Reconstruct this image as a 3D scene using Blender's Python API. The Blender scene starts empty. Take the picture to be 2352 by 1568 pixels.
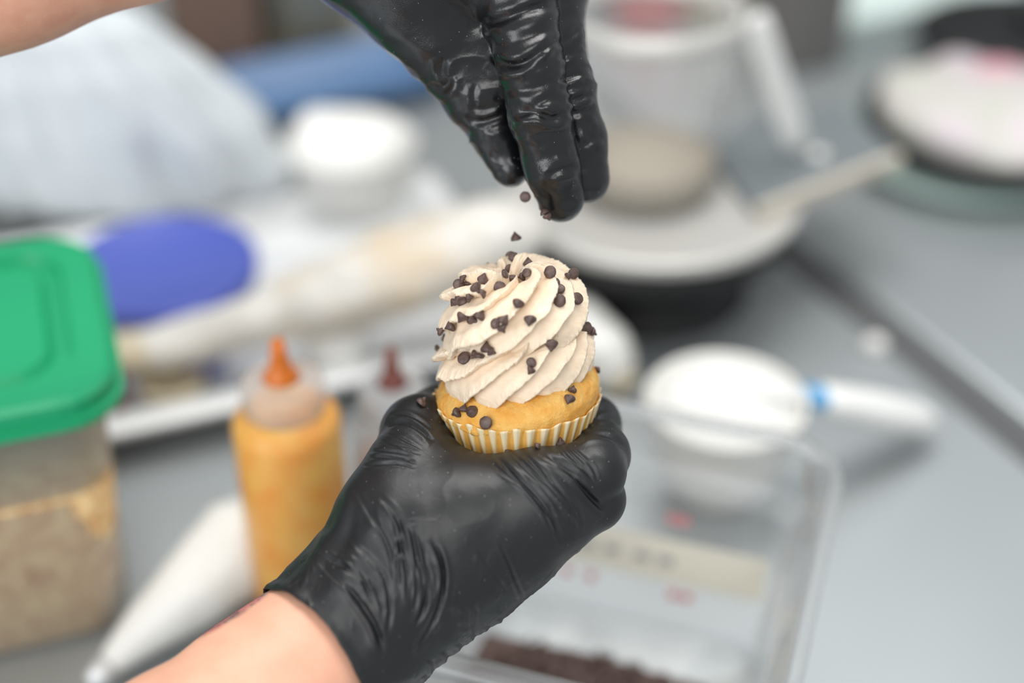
import bpy, bmesh, math, random
import numpy as np
from mathutils import Vector, Matrix
from mathutils.bvhtree import BVHTree

random.seed(7)
RNG = np.random.default_rng(7)
sc = bpy.context.scene
COL = sc.collection
R_ = math.radians

# ------------------------------------------------------------------ camera, light, exposure
CT = 0.90                      # height of the counter top
CAM = np.array([0.0, 0.0, CT + 0.62])
PITCH = R_(35.0)
FPX = 50.0 / 36.0 * 2352.0     # focal length in pixels of the 2352 x 1568 frame
FOCUS = 0.60
RIGHT = np.array([1.0, 0.0, 0.0])
UP = np.array([0.0, math.sin(PITCH), math.cos(PITCH)])
BACK = np.array([0.0, -math.cos(PITCH), math.sin(PITCH)])
cam_data = bpy.data.cameras.new('camera')
cam_data.lens = 50.0
cam_data.sensor_width = 36.0
cam_data.clip_start = 0.02
cam_data.dof.use_dof = True
cam_data.dof.focus_distance = FOCUS - 0.026
cam_data.dof.aperture_fstop = 2.0
cam = bpy.data.objects.new('camera', cam_data)
cam.location = CAM
cam.rotation_euler = (math.pi / 2 - PITCH, 0, 0)
COL.objects.link(cam)
sc.camera = cam

world = bpy.data.worlds.new('world')
sc.world = world
world.use_nodes = True
bg = world.node_tree.nodes['Background']
bg.inputs[0].default_value = (0.93, 0.97, 1.0, 1)
bg.inputs[1].default_value = 0.64

def area_light(name, loc, target, sx, sy, power, col=(1, 1, 1)):
    l = bpy.data.lights.new(name, 'AREA')
    l.shape = 'RECTANGLE'; l.size = sx; l.size_y = sy; l.energy = power; l.color = col
    o = bpy.data.objects.new(name, l)
    o.location = loc
    o.rotation_euler = (Vector(target) - Vector(loc)).to_track_quat('-Z', 'Y').to_euler()
    COL.objects.link(o)
    return o
area_light('ceiling_panel_light', (0.15, 1.15, 2.9), (0.1, 0.75, 0.9), 1.3, 0.9, 31, (1.0, 0.985, 0.96))
area_light('front_panel_light', (0.1, -0.9, 2.75), (0.0, 0.6, 1.1), 1.2, 0.9, 18, (1.0, 0.985, 0.96))
area_light('left_fill_light', (-1.5, -1.35, 1.9), (-0.05, 0.7, 0.98), 1.7, 1.3, 38, (0.94, 0.97, 1.0))  # fill added behind the camera, left, to brighten upright fronts; no actual window

sc.view_settings.view_transform = 'Standard'
sc.view_settings.look = 'None'
sc.view_settings.gamma = 1.0
sc.view_settings.use_curve_mapping = False
sc.view_settings.exposure = -0.12
sc.cycles.use_denoising = True
sc.cycles.transparent_max_bounces = 24
sc.cycles.max_bounces = 10
sc.cycles.caustics_reflective = False
sc.cycles.caustics_refractive = False

# ------------------------------------------------------------------ helpers: points
def at(px, py, z):
    """world point on the horizontal plane z above the counter top, seen at pixel px, py"""
    d = -BACK + (px - 1176) / FPX * RIGHT - (py - 784) / FPX * UP
    t = (CT + z - CAM[2]) / d[2]
    return CAM + t * d

def view(px, py, z):
    """millimetres: x right, y up, z towards the viewer, origin in the focus plane"""
    k = (FOCUS * 1000 - z) / FPX
    return np.array([(px - 1176) * k, (784 - py) * k, z])

def v2w(p):
    p = np.asarray(p, float)
    return CAM + (p[..., 0:1] * RIGHT + p[..., 1:2] * UP + (p[..., 2:3] - FOCUS * 1000) * BACK) / 1000.0

def v2px(p):
    k = FPX / (FOCUS * 1000 - p[:, 2])
    return np.stack([1176 + p[:, 0] * k, 784 - p[:, 1] * k], 1)

# ------------------------------------------------------------------ helpers: objects
def props(o, label=None, cat=None, group=None, kind=None):
    if label: o['label'] = label
    if cat: o['category'] = cat
    if group: o['group'] = group
    if kind: o['kind'] = kind
    return o

def empty(name, loc, label=None, cat=None, group=None):
    o = bpy.data.objects.new(name, None)
    o.empty_display_size = 0.02
    o.location = loc
    COL.objects.link(o)
    return props(o, label, cat, group)

def origin_of(o):
    v = np.zeros(3)
    while o is not None:
        v += np.array(o.location); o = o.parent
    return v

def make_mesh(name, V, F, mat, smooth=True, attr=None):
    V = np.ascontiguousarray(V, np.float32)
    me = bpy.data.meshes.new(name)
    if isinstance(F, np.ndarray):
        n, k = F.shape
        me.vertices.add(len(V)); me.vertices.foreach_set('co', V.ravel())
        me.loops.add(n * k); me.loops.foreach_set('vertex_index', np.ascontiguousarray(F, np.int32).ravel())
        me.polygons.add(n); me.polygons.foreach_set('loop_start', np.arange(0, n * k, k, dtype=np.int32))
        me.update(calc_edges=True)
        me.validate()
    else:
        me.from_pydata(V.tolist(), [], F)
        me.update()
    me.polygons.foreach_set('use_smooth', np.full(len(me.polygons), smooth))
    if attr:
        for an, av in attr.items():
            a = me.attributes.new(an, 'FLOAT', 'POINT')
            a.data.foreach_set('value', np.ascontiguousarray(av, np.float32))
    if mat: me.materials.append(mat)
    return me

def obj(name, V, F, mat, parent=None, origin=None, smooth=True, attr=None, **kw):
    """V in world metres; the object's own origin is the parent's (or the given base point)"""
    V = np.asarray(V, float)
    if parent is not None and origin is None:
        base = origin_of(parent)
    else:
        base = np.asarray(origin if origin is not None else [(V[:, 0].min() + V[:, 0].max()) / 2,
                          (V[:, 1].min() + V[:, 1].max()) / 2, V[:, 2].min()], float)
    me = make_mesh(name, V - base, F, mat, smooth, attr)
    o = bpy.data.objects.new(name, me)
    if parent is not None:
        o.parent = parent
        o.location = base - origin_of(parent)
    else:
        o.location = base
    COL.objects.link(o)
    return props(o, **kw)

def lathe(prof, n=48, center=(0, 0, 0), a0=0.0):
    """profile of (r, z); r == 0 at an end closes it"""
    V, F, rows = [], [], []
    for r, z in prof:
        if r <= 1e-9:
            rows.append([len(V)]); V.append((0, 0, z))
        else:
            rows.append(list(range(len(V), len(V) + n)))
            for i in range(n):
                a = a0 + 2 * math.pi * i / n
                V.append((r * math.cos(a), r * math.sin(a), z))
    for A, B in zip(rows, rows[1:]):
        for i in range(n):
            j = (i + 1) % n
            if len(A) == 1 and len(B) == 1: continue
            if len(A) == 1: F.append((A[0], B[j], B[i]))
            elif len(B) == 1: F.append((A[i], A[j], B[0]))
            else: F.append((A[i], A[j], B[j], B[i]))
    return np.array(V, float) + np.asarray(center, float), F

def joinm(*parts):
    V, F, o = [], [], 0
    for v, f in parts:
        V.append(np.asarray(v, float))
        F += [tuple(int(i) + o for i in q) for q in f]
        o += len(v)
    return np.concatenate(V), F

def rotz(V, a, c=(0, 0)):
    V = np.array(V, float); x, y = V[:, 0] - c[0], V[:, 1] - c[1]
    V[:, 0] = c[0] + x * math.cos(a) - y * math.sin(a)
    V[:, 1] = c[1] + x * math.sin(a) + y * math.cos(a)
    return V

def box(sx, sy, sz, center=(0, 0, 0), bevel=0.002, seg=2, rz=0.0):
    """box standing on center (its bottom middle), bevelled"""
    bm = bmesh.new()
    bmesh.ops.create_cube(bm, size=1.0)
    for v in bm.verts:
        v.co = Vector((v.co.x * sx, v.co.y * sy, (v.co.z + 0.5) * sz))
    if bevel > 0:
        bmesh.ops.bevel(bm, geom=bm.edges[:], offset=bevel, segments=seg, profile=0.5, affect='EDGES')
    V = np.array([v.co[:] for v in bm.verts]); F = [tuple(v.index for v in f.verts) for f in bm.faces]
    bm.free()
    return rotz(V, rz) + np.asarray(center, float), F

def rrect(hx, hy, r, n=6):
    """rounded rectangle outline, counter-clockwise"""
    pts = []
    for cx, cy, a0 in ((hx - r, hy - r, 0), (-hx + r, hy - r, 90), (-hx + r, -hy + r, 180), (hx - r, -hy + r, 270)):
        for i in range(n + 1):
            a = R_(a0 + 90 * i / n)
            pts.append((cx + r * math.cos(a), cy + r * math.sin(a)))
    return pts

def loft(rows, close_first=False, close_last=False):
    n = len(rows[0]); V = [p for r in rows for p in r]; F = []
    for k in range(len(rows) - 1):
        for i in range(n):
            j = (i + 1) % n
            F.append((k * n + i, k * n + j, (k + 1) * n + j, (k + 1) * n + i))
    if close_first: F.append(tuple(reversed(range(n))))
    if close_last: F.append(tuple(range((len(rows) - 1) * n, len(rows) * n)))
    return np.array(V, float), F

def rr_loft(levels, rz, center, **kw):
    """levels of (hx, hy, r, z)"""
    V, F = loft([[(x, y, z) for x, y in rrect(hx, hy, r)] for hx, hy, r, z in levels], **kw)
    return rotz(V, rz) + np.asarray(center, float), F

def tube(path, radii, n=12, flat=1.0, upv=(0, 0, 1)):
    path = [Vector(p) for p in path]; rows = []
    for i, p in enumerate(path):
        t = (path[min(i + 1, len(path) - 1)] - path[max(i - 1, 0)]).normalized()
        u = Vector(upv); s = t.cross(u)
        if s.length < 1e-4: s = t.cross(Vector((0, 1, 0)))
        s.normalize(); u = s.cross(t).normalized()
        r = radii[i] if hasattr(radii, '__len__') else radii
        rows.append([tuple(p + s * (r * math.cos(2 * math.pi * k / n)) + u * (r * flat * math.sin(2 * math.pi * k / n))) for k in range(n)])
    return loft(rows, True, True)

# ------------------------------------------------------------------ helpers: noise and implicit surfaces
def vnoise(p, seed=0):
    p = np.asarray(p, np.float32)
    i = np.floor(p).astype(np.int64); f = p - i
    f = f * f * (3 - 2 * f)
    def h(a, b, c):
        n = (a * 374761393 + b * 668265263 + c * 2147483647 + seed * 974634777) & 0xffffffff
        n = ((n ^ (n >> 13)) * 1274126177) & 0xffffffff
        n = (n ^ (n >> 16)) & 0xffff
        return n.astype(np.float32) / 32767.5 - 1
    x, y, z = i[:, 0], i[:, 1], i[:, 2]
    fx, fy, fz = f[:, 0], f[:, 1], f[:, 2]
    def lx(b, c): return h(x, b, c) * (1 - fx) + h(x + 1, b, c) * fx
    a = lx(y, z) * (1 - fy) + lx(y + 1, z) * fy
    b = lx(y, z + 1) * (1 - fy) + lx(y + 1, z + 1) * fy
    return a * (1 - fz) + b * fz

def fbm(p, seed=0, oct=3):
    s, a, t = 0, 1.0, 0
    for k in range(oct):
        s = s + a * vnoise(p * 2 ** k + 17.3 * k, seed + k); t += a; a *= 0.5
    return s / t

def smin(a, b, k):
    h = np.maximum(k - np.abs(a - b), 0) / k
    return np.minimum(a, b) - h * h * k * 0.25

def cone_d(p, a, b, ra, rb):
    ab = b - a; L = float(ab @ ab)
    t = np.clip(((p - a) @ ab) / L, 0, 1)
    q = p - a - t[:, None] * ab
    return np.sqrt(np.einsum('ij,ij->i', q, q)) - (ra + (rb - ra) * t)

def chain_d(p, pts, k=4.0):
    d = None
    for (a, ra), (b, rb) in zip(pts, pts[1:]):
        c = cone_d(p, np.asarray(a, np.float32), np.asarray(b, np.float32), ra, rb)
        d = c if d is None else smin(d, c, k)
    return d

def surface_net(f, lo, hi, h):
    """mesh of f(p) = 0, quads, normals outwards (f negative inside)"""
    ax = [np.arange(lo[i], hi[i] + h, h, dtype=np.float32) for i in range(3)]
    n = [len(a) for a in ax]
    val = np.empty(n, np.float32)
    yz = np.stack(np.meshgrid(ax[1], ax[2], indexing='ij'), -1).reshape(-1, 2)
    step = max(1, 400000 // len(yz))
    for s in range(0, n[0], step):
        xs = ax[0][s:s + step]
        p = np.concatenate([np.repeat(xs, len(yz))[:, None], np.tile(yz, (len(xs), 1))], 1)
        val[s:s + step] = f(p).reshape(len(xs), n[1], n[2])
    ins = val < 0
    c = np.zeros([m - 1 for m in n], np.int8)
    for dx in (0, 1):
        for dy in (0, 1):
            for dz in (0, 1):
                c += ins[dx:n[0] - 1 + dx, dy:n[1] - 1 + dy, dz:n[2] - 1 + dz]
    cell = (c > 0) & (c < 8)
    idx = np.full(cell.shape, -1, np.int64)
    ijk = np.argwhere(cell); idx[cell] = np.arange(len(ijk))
    acc = np.zeros((len(ijk), 3)); cnt = np.zeros(len(ijk))
    E = [((0, b, c2), (1, b, c2)) for b in (0, 1) for c2 in (0, 1)] + [((b, 0, c2), (b, 1, c2)) for b in (0, 1) for c2 in (0, 1)] \
        + [((b, c2, 0), (b, c2, 1)) for b in (0, 1) for c2 in (0, 1)]
    for a, b in E:
        va = val[ijk[:, 0] + a[0], ijk[:, 1] + a[1], ijk[:, 2] + a[2]]
        vb = val[ijk[:, 0] + b[0], ijk[:, 1] + b[1], ijk[:, 2] + b[2]]
        m = (va < 0) != (vb < 0)
        t = np.where(m, va / np.where(m, va - vb, 1), 0)
        q = np.array(a) + t[:, None] * (np.array(b) - np.array(a))
        acc[m] += q[m]; cnt[m] += 1
    V = (ijk + acc / cnt[:, None]) * h + np.array([a[0] for a in ax])
    Q = []
    for axis in range(3):
        o1, o2 = [(1, 2), (2, 0), (0, 1)][axis]
        sl0 = [slice(1, m - 1) for m in n]; sl1 = list(sl0)
        sl0[axis] = slice(0, n[axis] - 1); sl1[axis] = slice(1, n[axis])
        a, b = ins[tuple(sl0)], ins[tuple(sl1)]
        e = np.argwhere(a != b)
        flip = a[a != b]
        off = np.array([1, 1, 1]); off[axis] = 0
        e = e + off
        def cc(d1, d2):
            q = e.copy(); q[:, o1] -= d1; q[:, o2] -= d2
            return idx[q[:, 0], q[:, 1], q[:, 2]]
        q = np.stack([cc(1, 1), cc(0, 1), cc(0, 0), cc(1, 0)], 1)
        q[~flip] = q[~flip][:, ::-1]
        Q.append(q)
    return V, np.concatenate(Q)

def grad(f, V, e=0.15):
    g = np.empty_like(V)
    for k in range(3):
        d = np.zeros(3); d[k] = e
        g[:, k] = (f((V + d).astype(np.float32)) - f((V - d).astype(np.float32))) / (2 * e)
    return g / np.maximum(np.linalg.norm(g, axis=1), 1e-6)[:, None]

def onto(f, V, it=2):
    for _ in range(it):
        g = grad(f, V)
        V = V - np.clip(f(V.astype(np.float32)), -1, 1)[:, None] * g
    return V

def subdivide(V, Q):
    E = np.concatenate([Q[:, [0, 1]], Q[:, [1, 2]], Q[:, [2, 3]], Q[:, [3, 0]]])
    E.sort(axis=1)
    U, inv = np.unique(E, axis=0, return_inverse=True)
    inv = inv.ravel(); n = len(Q); nv = len(V)
    mid = (V[U[:, 0]] + V[U[:, 1]]) / 2; cen = V[Q].mean(1)
    e = [nv + inv[k * n:(k + 1) * n] for k in range(4)]; c = nv + len(U) + np.arange(n)
    Q2 = np.concatenate([np.stack([Q[:, k], e[k], c, e[k - 1]], 1) for k in range(4)])
    return np.concatenate([V, mid, cen]), Q2

def keep_faces(V, Q, m):
    Q = Q[m]; u, inv = np.unique(Q, return_inverse=True)
    return V[u], inv.reshape(-1, 4), u

def crease_disp(P, lines):
    """folds along polylines given in the design plane: (points, half width, depth)"""
    out = np.zeros(len(P), np.float32)
    for pts, w, dep in lines:
        pts = np.asarray(pts, float)
        for _ in range(2):        # Chaikin smoothing
            q = [pts[0]]
            for a, b in zip(pts, pts[1:]): q += [0.75 * a + 0.25 * b, 0.25 * a + 0.75 * b]
            pts = np.array(q + [pts[-1]])
        lo, hi = pts.min(0) - 5 * w, pts.max(0) + 5 * w
        m = np.where((P[:, 0] > lo[0]) & (P[:, 0] < hi[0]) & (P[:, 1] > lo[1]) & (P[:, 1] < hi[1]))[0]
        if not len(m): continue
        X = P[m]; best = np.full(len(m), 1e9); sg = np.zeros(len(m)); tt = np.zeros(len(m))
        L = np.concatenate([[0], np.cumsum(np.linalg.norm(np.diff(pts, axis=0), axis=1))]); T = L[-1]
        for k, (a, b) in enumerate(zip(pts, pts[1:])):
            ab = b - a; l2 = ab @ ab + 1e-9
            t = np.clip((X - a) @ ab / l2, 0, 1)
            q = X - a - t[:, None] * ab
            d = np.sqrt((q * q).sum(1)); u = d < best
            best[u] = d[u]; sg[u] = np.sign(ab[0] * q[:, 1] - ab[1] * q[:, 0])[u]
            tt[u] = (L[k] + t[u] * (L[k + 1] - L[k])) / T
        s = best * sg
        env = np.clip(np.minimum(tt, 1 - tt) * 5, 0, 1) ** 0.8 * (best < 5 * w)
        out[m] += dep * env * (-np.exp(-(s / w) ** 2) + 0.75 * np.exp(-((s - 1.9 * w) / (1.1 * w)) ** 2) + 0.35 * np.exp(-((s + 2.1 * w) / (1.2 * w)) ** 2))
    return out

def fan(A, B, n, w, dep, jit=5.0, seed=1):
    r = np.random.default_rng(seed); A, B = np.asarray(A, float), np.asarray(B, float)
    res = []
    for i in range(n):
        t = (i + r.uniform(-0.3, 0.3)) / max(1, n - 1)
        q = A * (1 - t) + B * t + r.normal(0, jit, A.shape)
        a, b = r.uniform(0, 0.22), r.uniform(0.72, 1)
        m = len(q); k0 = a * (m - 1); k1 = b * (m - 1)
        ks = np.linspace(k0, k1, m)
        q = np.stack([np.interp(ks, np.arange(m), q[:, j]) for j in (0, 1)], 1)
        res.append((q, w * r.uniform(0.7, 1.4), dep * r.uniform(0.5, 1.2)))
    return res

# ------------------------------------------------------------------ materials
def s2l(r, g, b):
    f = lambda c: (c / 255 / 12.92) if c / 255 <= 0.04045 else ((c / 255 + 0.055) / 1.055) ** 2.4
    return (f(r), f(g), f(b), 1)

def mat(name, col, rough=0.5, metal=0.0, spec=0.5, sss=0.0, sssr=(1, 0.6, 0.4), ssss=0.003, trans=0.0, coat=0.0):
    m = bpy.data.materials.new(name); m.use_nodes = True
    b = m.node_tree.nodes['Principled BSDF']
    b.inputs['Base Color'].default_value = col
    b.inputs['Roughness'].default_value = rough
    b.inputs['Metallic'].default_value = metal
    b.inputs['Specular IOR Level'].default_value = spec
    b.inputs['Subsurface Weight'].default_value = sss
    b.inputs['Subsurface Radius'].default_value = sssr
    b.inputs['Subsurface Scale'].default_value = ssss
    b.inputs['Transmission Weight'].default_value = trans
    b.inputs['Coat Weight'].default_value = coat
    return m

def node(m, t, **kw):
    n = m.node_tree.nodes.new(t)
    for k, v in kw.items():
        if k in n.inputs.keys(): n.inputs[k].default_value = v
        else: setattr(n, k, v)
    return n

def link(m, a, b): m.node_tree.links.new(a, b)
def bsdf(m): return m.node_tree.nodes['Principled BSDF']

def noise_tex(m, scale, detail=3.0, rough=0.5, vec=None):
    n = node(m, 'ShaderNodeTexNoise', Scale=scale, Detail=detail, Roughness=rough)
    if vec is None:
        tc = node(m, 'ShaderNodeTexCoord'); vec = tc.outputs['Object']
    link(m, vec, n.inputs['Vector'])
    return n

def add_bump(m, scale, strength, dist, detail=3.0, rough=0.5):
    n = noise_tex(m, scale, detail, rough)
    b = node(m, 'ShaderNodeBump', Strength=strength, Distance=dist)
    link(m, n.outputs['Fac'], b.inputs['Height'])
    prev = bsdf(m).inputs['Normal']
    if prev.is_linked: link(m, prev.links[0].from_socket, b.inputs['Normal'])
    link(m, b.outputs['Normal'], prev)

def vary(m, scale, c1, c2, p0=0.35, p1=0.65, detail=3.0):
    n = noise_tex(m, scale, detail)
    r = node(m, 'ShaderNodeValToRGB')
    r.color_ramp.elements[0].position = p0; r.color_ramp.elements[0].color = c1
    r.color_ramp.elements[1].position = p1; r.color_ramp.elements[1].color = c2
    link(m, n.outputs['Fac'], r.inputs[0])
    link(m, r.outputs[0], bsdf(m).inputs['Base Color'])
    return r

def mix_color(m, fac, c1, c2):
    x = node(m, 'ShaderNodeMix', data_type='RGBA')
    if hasattr(fac, 'node'): link(m, fac, x.inputs[0])
    else: x.inputs[0].default_value = fac
    for c, s in ((c1, x.inputs[6]), (c2, x.inputs[7])):
        if hasattr(c, 'node'): link(m, c, s)
        else: s.default_value = c
    return x.outputs[2]

def clear_plastic(name, tint=(1, 1, 1, 1), haze=0.06, haze_col=(0.9, 0.92, 0.93, 1), rough=0.12, gloss=0.4):
    """thin clear plastic wall: straight-through, a Fresnel reflection and a little milky haze"""
    m = bpy.data.materials.new(name); m.use_nodes = True
    nt = m.node_tree; nt.nodes.clear()
    out = node(m, 'ShaderNodeOutputMaterial')
    tr = node(m, 'ShaderNodeBsdfTransparent', Color=tint)
    gl = node(m, 'ShaderNodeBsdfGlossy', Roughness=rough)
    df = node(m, 'ShaderNodeBsdfTranslucent', Color=haze_col)
    d2 = node(m, 'ShaderNodeBsdfDiffuse', Color=haze_col)
    dm = node(m, 'ShaderNodeMixShader'); dm.inputs[0].default_value = 0.5
    link(m, df.outputs[0], dm.inputs[1]); link(m, d2.outputs[0], dm.inputs[2])
    m1 = node(m, 'ShaderNodeMixShader'); m1.inputs[0].default_value = haze
    link(m, tr.outputs[0], m1.inputs[1]); link(m, dm.outputs[0], m1.inputs[2])
    fr = node(m, 'ShaderNodeFresnel', IOR=1.45)
    m2 = node(m, 'ShaderNodeMixShader')
    fm = node(m, 'ShaderNodeMath', operation='MULTIPLY'); fm.inputs[1].default_value = gloss; link(m, fr.outputs[0], fm.inputs[0])
    link(m, fm.outputs[0], m2.inputs[0]); link(m, m1.outputs[0], m2.inputs[1]); link(m, gl.outputs[0], m2.inputs[2])
    link(m, m2.outputs[0], out.inputs[0])
    return m

# gloves
def glove_mat(name, rough):
    m = mat(name, (0.007, 0.0075, 0.0085, 1), rough, spec=0.55)
    vo = node(m, 'ShaderNodeTexVoronoi', Scale=620.0)
    tc = node(m, 'ShaderNodeTexCoord'); link(m, tc.outputs['Object'], vo.inputs['Vector'])
    lt = node(m, 'ShaderNodeMath', operation='LESS_THAN'); lt.inputs[1].default_value = 0.10
    link(m, vo.outputs['Distance'], lt.inputs[0])
    sep = node(m, 'ShaderNodeSeparateColor'); link(m, vo.outputs['Color'], sep.inputs[0])
    gt = node(m, 'ShaderNodeMath', operation='GREATER_THAN'); gt.inputs[1].default_value = 0.86
    link(m, sep.outputs[0], gt.inputs[0])
    mu = node(m, 'ShaderNodeMath', operation='MULTIPLY'); link(m, lt.outputs[0], mu.inputs[0]); link(m, gt.outputs[0], mu.inputs[1])
    mu2 = node(m, 'ShaderNodeMath', operation='MULTIPLY'); mu2.inputs[1].default_value = 0.55; link(m, mu.outputs[0], mu2.inputs[0])
    link(m, mix_color(m, mu2.outputs[0], (0.007, 0.0075, 0.0085, 1), (0.55, 0.55, 0.53, 1)), bsdf(m).inputs['Base Color'])
    add_bump(m, 1700, 0.5, 0.00014, 2.0)
    add_bump(m, 260, 0.25, 0.0004, 3.0)
    return m
M = {}
M['glove'] = glove_mat('black_nitrile', 0.43)
M['glove_shiny'] = glove_mat('black_nitrile_shiny', 0.24)
# skin
m = M['skin'] = mat('skin', s2l(232, 178, 152), 0.5, spec=0.35, sss=0.25, sssr=(1, 0.35, 0.2), ssss=0.004)
vary(m, 90, s2l(220, 160, 134), s2l(234, 182, 156), 0.3, 0.7)
add_bump(m, 900, 0.25, 0.0002)
M['skin_tattoo'] = mat('tattooed_skin', s2l(232, 178, 152), 0.5, spec=0.35, sss=0.2, sssr=(1, 0.35, 0.2), ssss=0.004)
# cupcake
m = M['frosting'] = mat('buttercream', s2l(236, 216, 189), 0.5, spec=0.4, sss=0.35, sssr=(1, 0.75, 0.5), ssss=0.0022)
vary(m, 400, s2l(232, 211, 185), s2l(238, 219, 195), 0.3, 0.7)
add_bump(m, 1600, 0.25, 0.00015, 4.0, 0.65)
m = M['cake'] = mat('yellow_cake', s2l(236, 176, 84), 0.48, spec=0.5, sss=0.25, sssr=(1, 0.6, 0.2), ssss=0.0015)
vary(m, 160, s2l(238, 166, 62), s2l(250, 202, 114), 0.3, 0.7, 5)
add_bump(m, 650, 1.0, 0.0009, 5.0, 0.75)
m = M['liner'] = mat('greaseproof_paper', s2l(240, 225, 190), 0.45, spec=0.4)
at_n = node(m, 'ShaderNodeAttribute', attribute_name='pleat')
ns = noise_tex(m, 300, 3)
oily = mix_color(m, ns.outputs['Fac'], s2l(214, 154, 66), s2l(236, 186, 100))
link(m, mix_color(m, at_n.outputs['Fac'], oily, s2l(236, 222, 186)), bsdf(m).inputs['Base Color'])
m = M['chocolate'] = mat('dark_chocolate', s2l(70, 52, 46), 0.42, spec=0.45)
vary(m, 500, s2l(68, 51, 46), s2l(106, 84, 78), 0.3, 0.7)
add_bump(m, 1400, 0.4, 0.00025, 4, 0.7)
# plastics, metal, kitchen
m = M['steel'] = mat('brushed_steel', (0.40, 0.43, 0.44, 1), 0.36, metal=0.6)
vary(m, 3.0, (0.46, 0.495, 0.505, 1), (0.52, 0.555, 0.565, 1))
M['steel_edge'] = mat('steel_edge', (0.16, 0.17, 0.17, 1), 0.5, metal=0.4)
m = M['aluminium'] = mat('aluminium_sheet', (0.80, 0.81, 0.81, 1), 0.4, metal=0.2)
add_bump(m, 60, 0.1, 0.001)
M['white'] = mat('white_plastic', s2l(242, 242, 239), 0.4)
M['white_ceramic'] = mat('white_ceramic', s2l(228, 227, 222), 0.35)
M['cream'] = mat('whipped_cream', s2l(236, 235, 231), 0.6, sss=0.15, ssss=0.004, sssr=(1, 0.9, 0.8))
M['blue_lid'] = mat('periwinkle_plastic', s2l(76, 92, 182), 0.42)
M['green'] = mat('green_plastic', s2l(26, 160, 108), 0.42)
M['blue'] = mat('bright_blue_plastic', s2l(70, 165, 222), 0.4)
M['black'] = mat('black_plastic', s2l(28, 29, 31), 0.5)
M['iron'] = mat('black_iron', s2l(20, 20, 21), 0.6)
M['turntable'] = mat('pale_metal', s2l(212, 210, 205), 0.35, metal=0.3)
M['slate'] = mat('grey_board', s2l(118, 125, 128), 0.5)
M['board_edge'] = mat('pale_board_edge', s2l(200, 192, 178), 0.5)
M['mint'] = mat('mint_glass', s2l(164, 184, 178), 0.25)
M['mint_box'] = mat('mint_card', s2l(222, 238, 234), 0.5)
M['pink'] = mat('pink_icing', s2l(226, 170, 180), 0.5)
M['brown'] = mat('brown_card', s2l(122, 98, 84), 0.7)
M['dark_brown'] = mat('dark_brown', s2l(70, 62, 56), 0.6)
M['tan'] = mat('tan_card', s2l(212, 200, 172), 0.6)
M['red'] = mat('red_print', s2l(206, 128, 126), 0.5)
M['red_ink'] = mat('red_ink', s2l(222, 118, 124), 0.5)
M['blue_tray'] = mat('blue_tray', s2l(92, 124, 164), 0.45)
M['grey_panel'] = mat('grey_panel', s2l(150, 146, 140), 0.5)
M['dark_panel'] = mat('dark_grey_panel', s2l(118, 116, 114), 0.5)
M['wall'] = mat('painted_wall', s2l(120, 117, 112), 0.7)
M['floor'] = mat('floor_tile', s2l(120, 112, 104), 0.6)
m = M['tape'] = mat('masking_tape', s2l(254, 250, 238), 0.7)
trl = node(m, 'ShaderNodeBsdfTranslucent', Color=s2l(254, 250, 238)); mxs = node(m, 'ShaderNodeMixShader'); mxs.inputs[0].default_value = 0.5
mo_ = [n for n in m.node_tree.nodes if n.type == 'OUTPUT_MATERIAL'][0]
link(m, bsdf(m).outputs[0], mxs.inputs[1]); link(m, trl.outputs[0], mxs.inputs[2]); link(m, mxs.outputs[0], mo_.inputs[0])
M['ink'] = mat('pen_ink', s2l(176, 176, 176), 0.6)
M['clear'] = clear_plastic('clear_polycarbonate', haze=0.03)
M['clear_rim'] = clear_plastic('clear_polycarbonate_rim', haze=0.25)
M['clear_milky'] = clear_plastic('milky_plastic', haze=0.19)
M['cap_plastic'] = clear_plastic('frosted_cap_plastic', haze=0.5)
M['box_plastic'] = clear_plastic('frosted_box_plastic', haze=0.36)
M['clear_bottle'] = clear_plastic('squeeze_bottle_plastic', haze=0.08)
m = M['bag'] = mat('white_plastic_film', s2l(206, 212, 215), 0.35, spec=0.5, trans=0.0)
m = M['cream_bag'] = mat('filled_bag_film', s2l(243, 238, 228), 0.35, spec=0.5, sss=0.2, ssss=0.01, sssr=(1, 0.9, 0.75))
vary(m, 10, s2l(222, 219, 212), s2l(214, 190, 154), 0.44, 0.62)
M['white_bag'] = mat('white_bag_film', s2l(226, 225, 220), 0.4)
m = M['caramel'] = mat('caramel', s2l(226, 158, 62), 0.35, sss=0.25, ssss=0.006, sssr=(1, 0.6, 0.2))
vary(m, 45, s2l(250, 160, 36), s2l(253, 194, 84), 0.35, 0.65)
M['caramel_tip'] = mat('caramel_tip', s2l(208, 110, 28), 0.35)
M['choc_tip'] = mat('chocolate_tip', s2l(120, 66, 58), 0.4)
M['choc_sauce'] = mat('chocolate_sauce', s2l(180, 158, 148), 0.5)
m = M['crumbs'] = mat('brown_crumbs', s2l(190, 152, 98), 0.8)
r = vary(m, 130, s2l(196, 140, 80), s2l(246, 216, 160), 0.3, 0.65, 5)
add_bump(m, 250, 0.8, 0.002, 4)

# ================================================================== large structure
A26 = R_(26.0)
U = np.array([math.cos(A26), math.sin(A26), 0]); W = np.array([-math.sin(A26), math.cos(A26), 0])
def uv(u, v, z=0.0): return U * u + W * v + np.array([0, 0, z])

def plane_box(u0, u1, v0, v1, z0, z1, bevel=0.003):
    c = uv((u0 + u1) / 2, (v0 + v1) / 2, z0)
    return box(u1 - u0, v1 - v0, z1 - z0, c, bevel, 2, A26)

V, F = plane_box(-3, 3.2, -1.5, 2.6, -0.04, 0.0, 0.0)
obj('floor', V, F, M['floor'], smooth=False, kind='structure')
V, F = plane_box(-3, 3.2, 2.6, 2.7, 0.0, 2.8, 0.0)
obj('wall_back', V, F, M['wall'], smooth=False, kind='structure')

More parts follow.
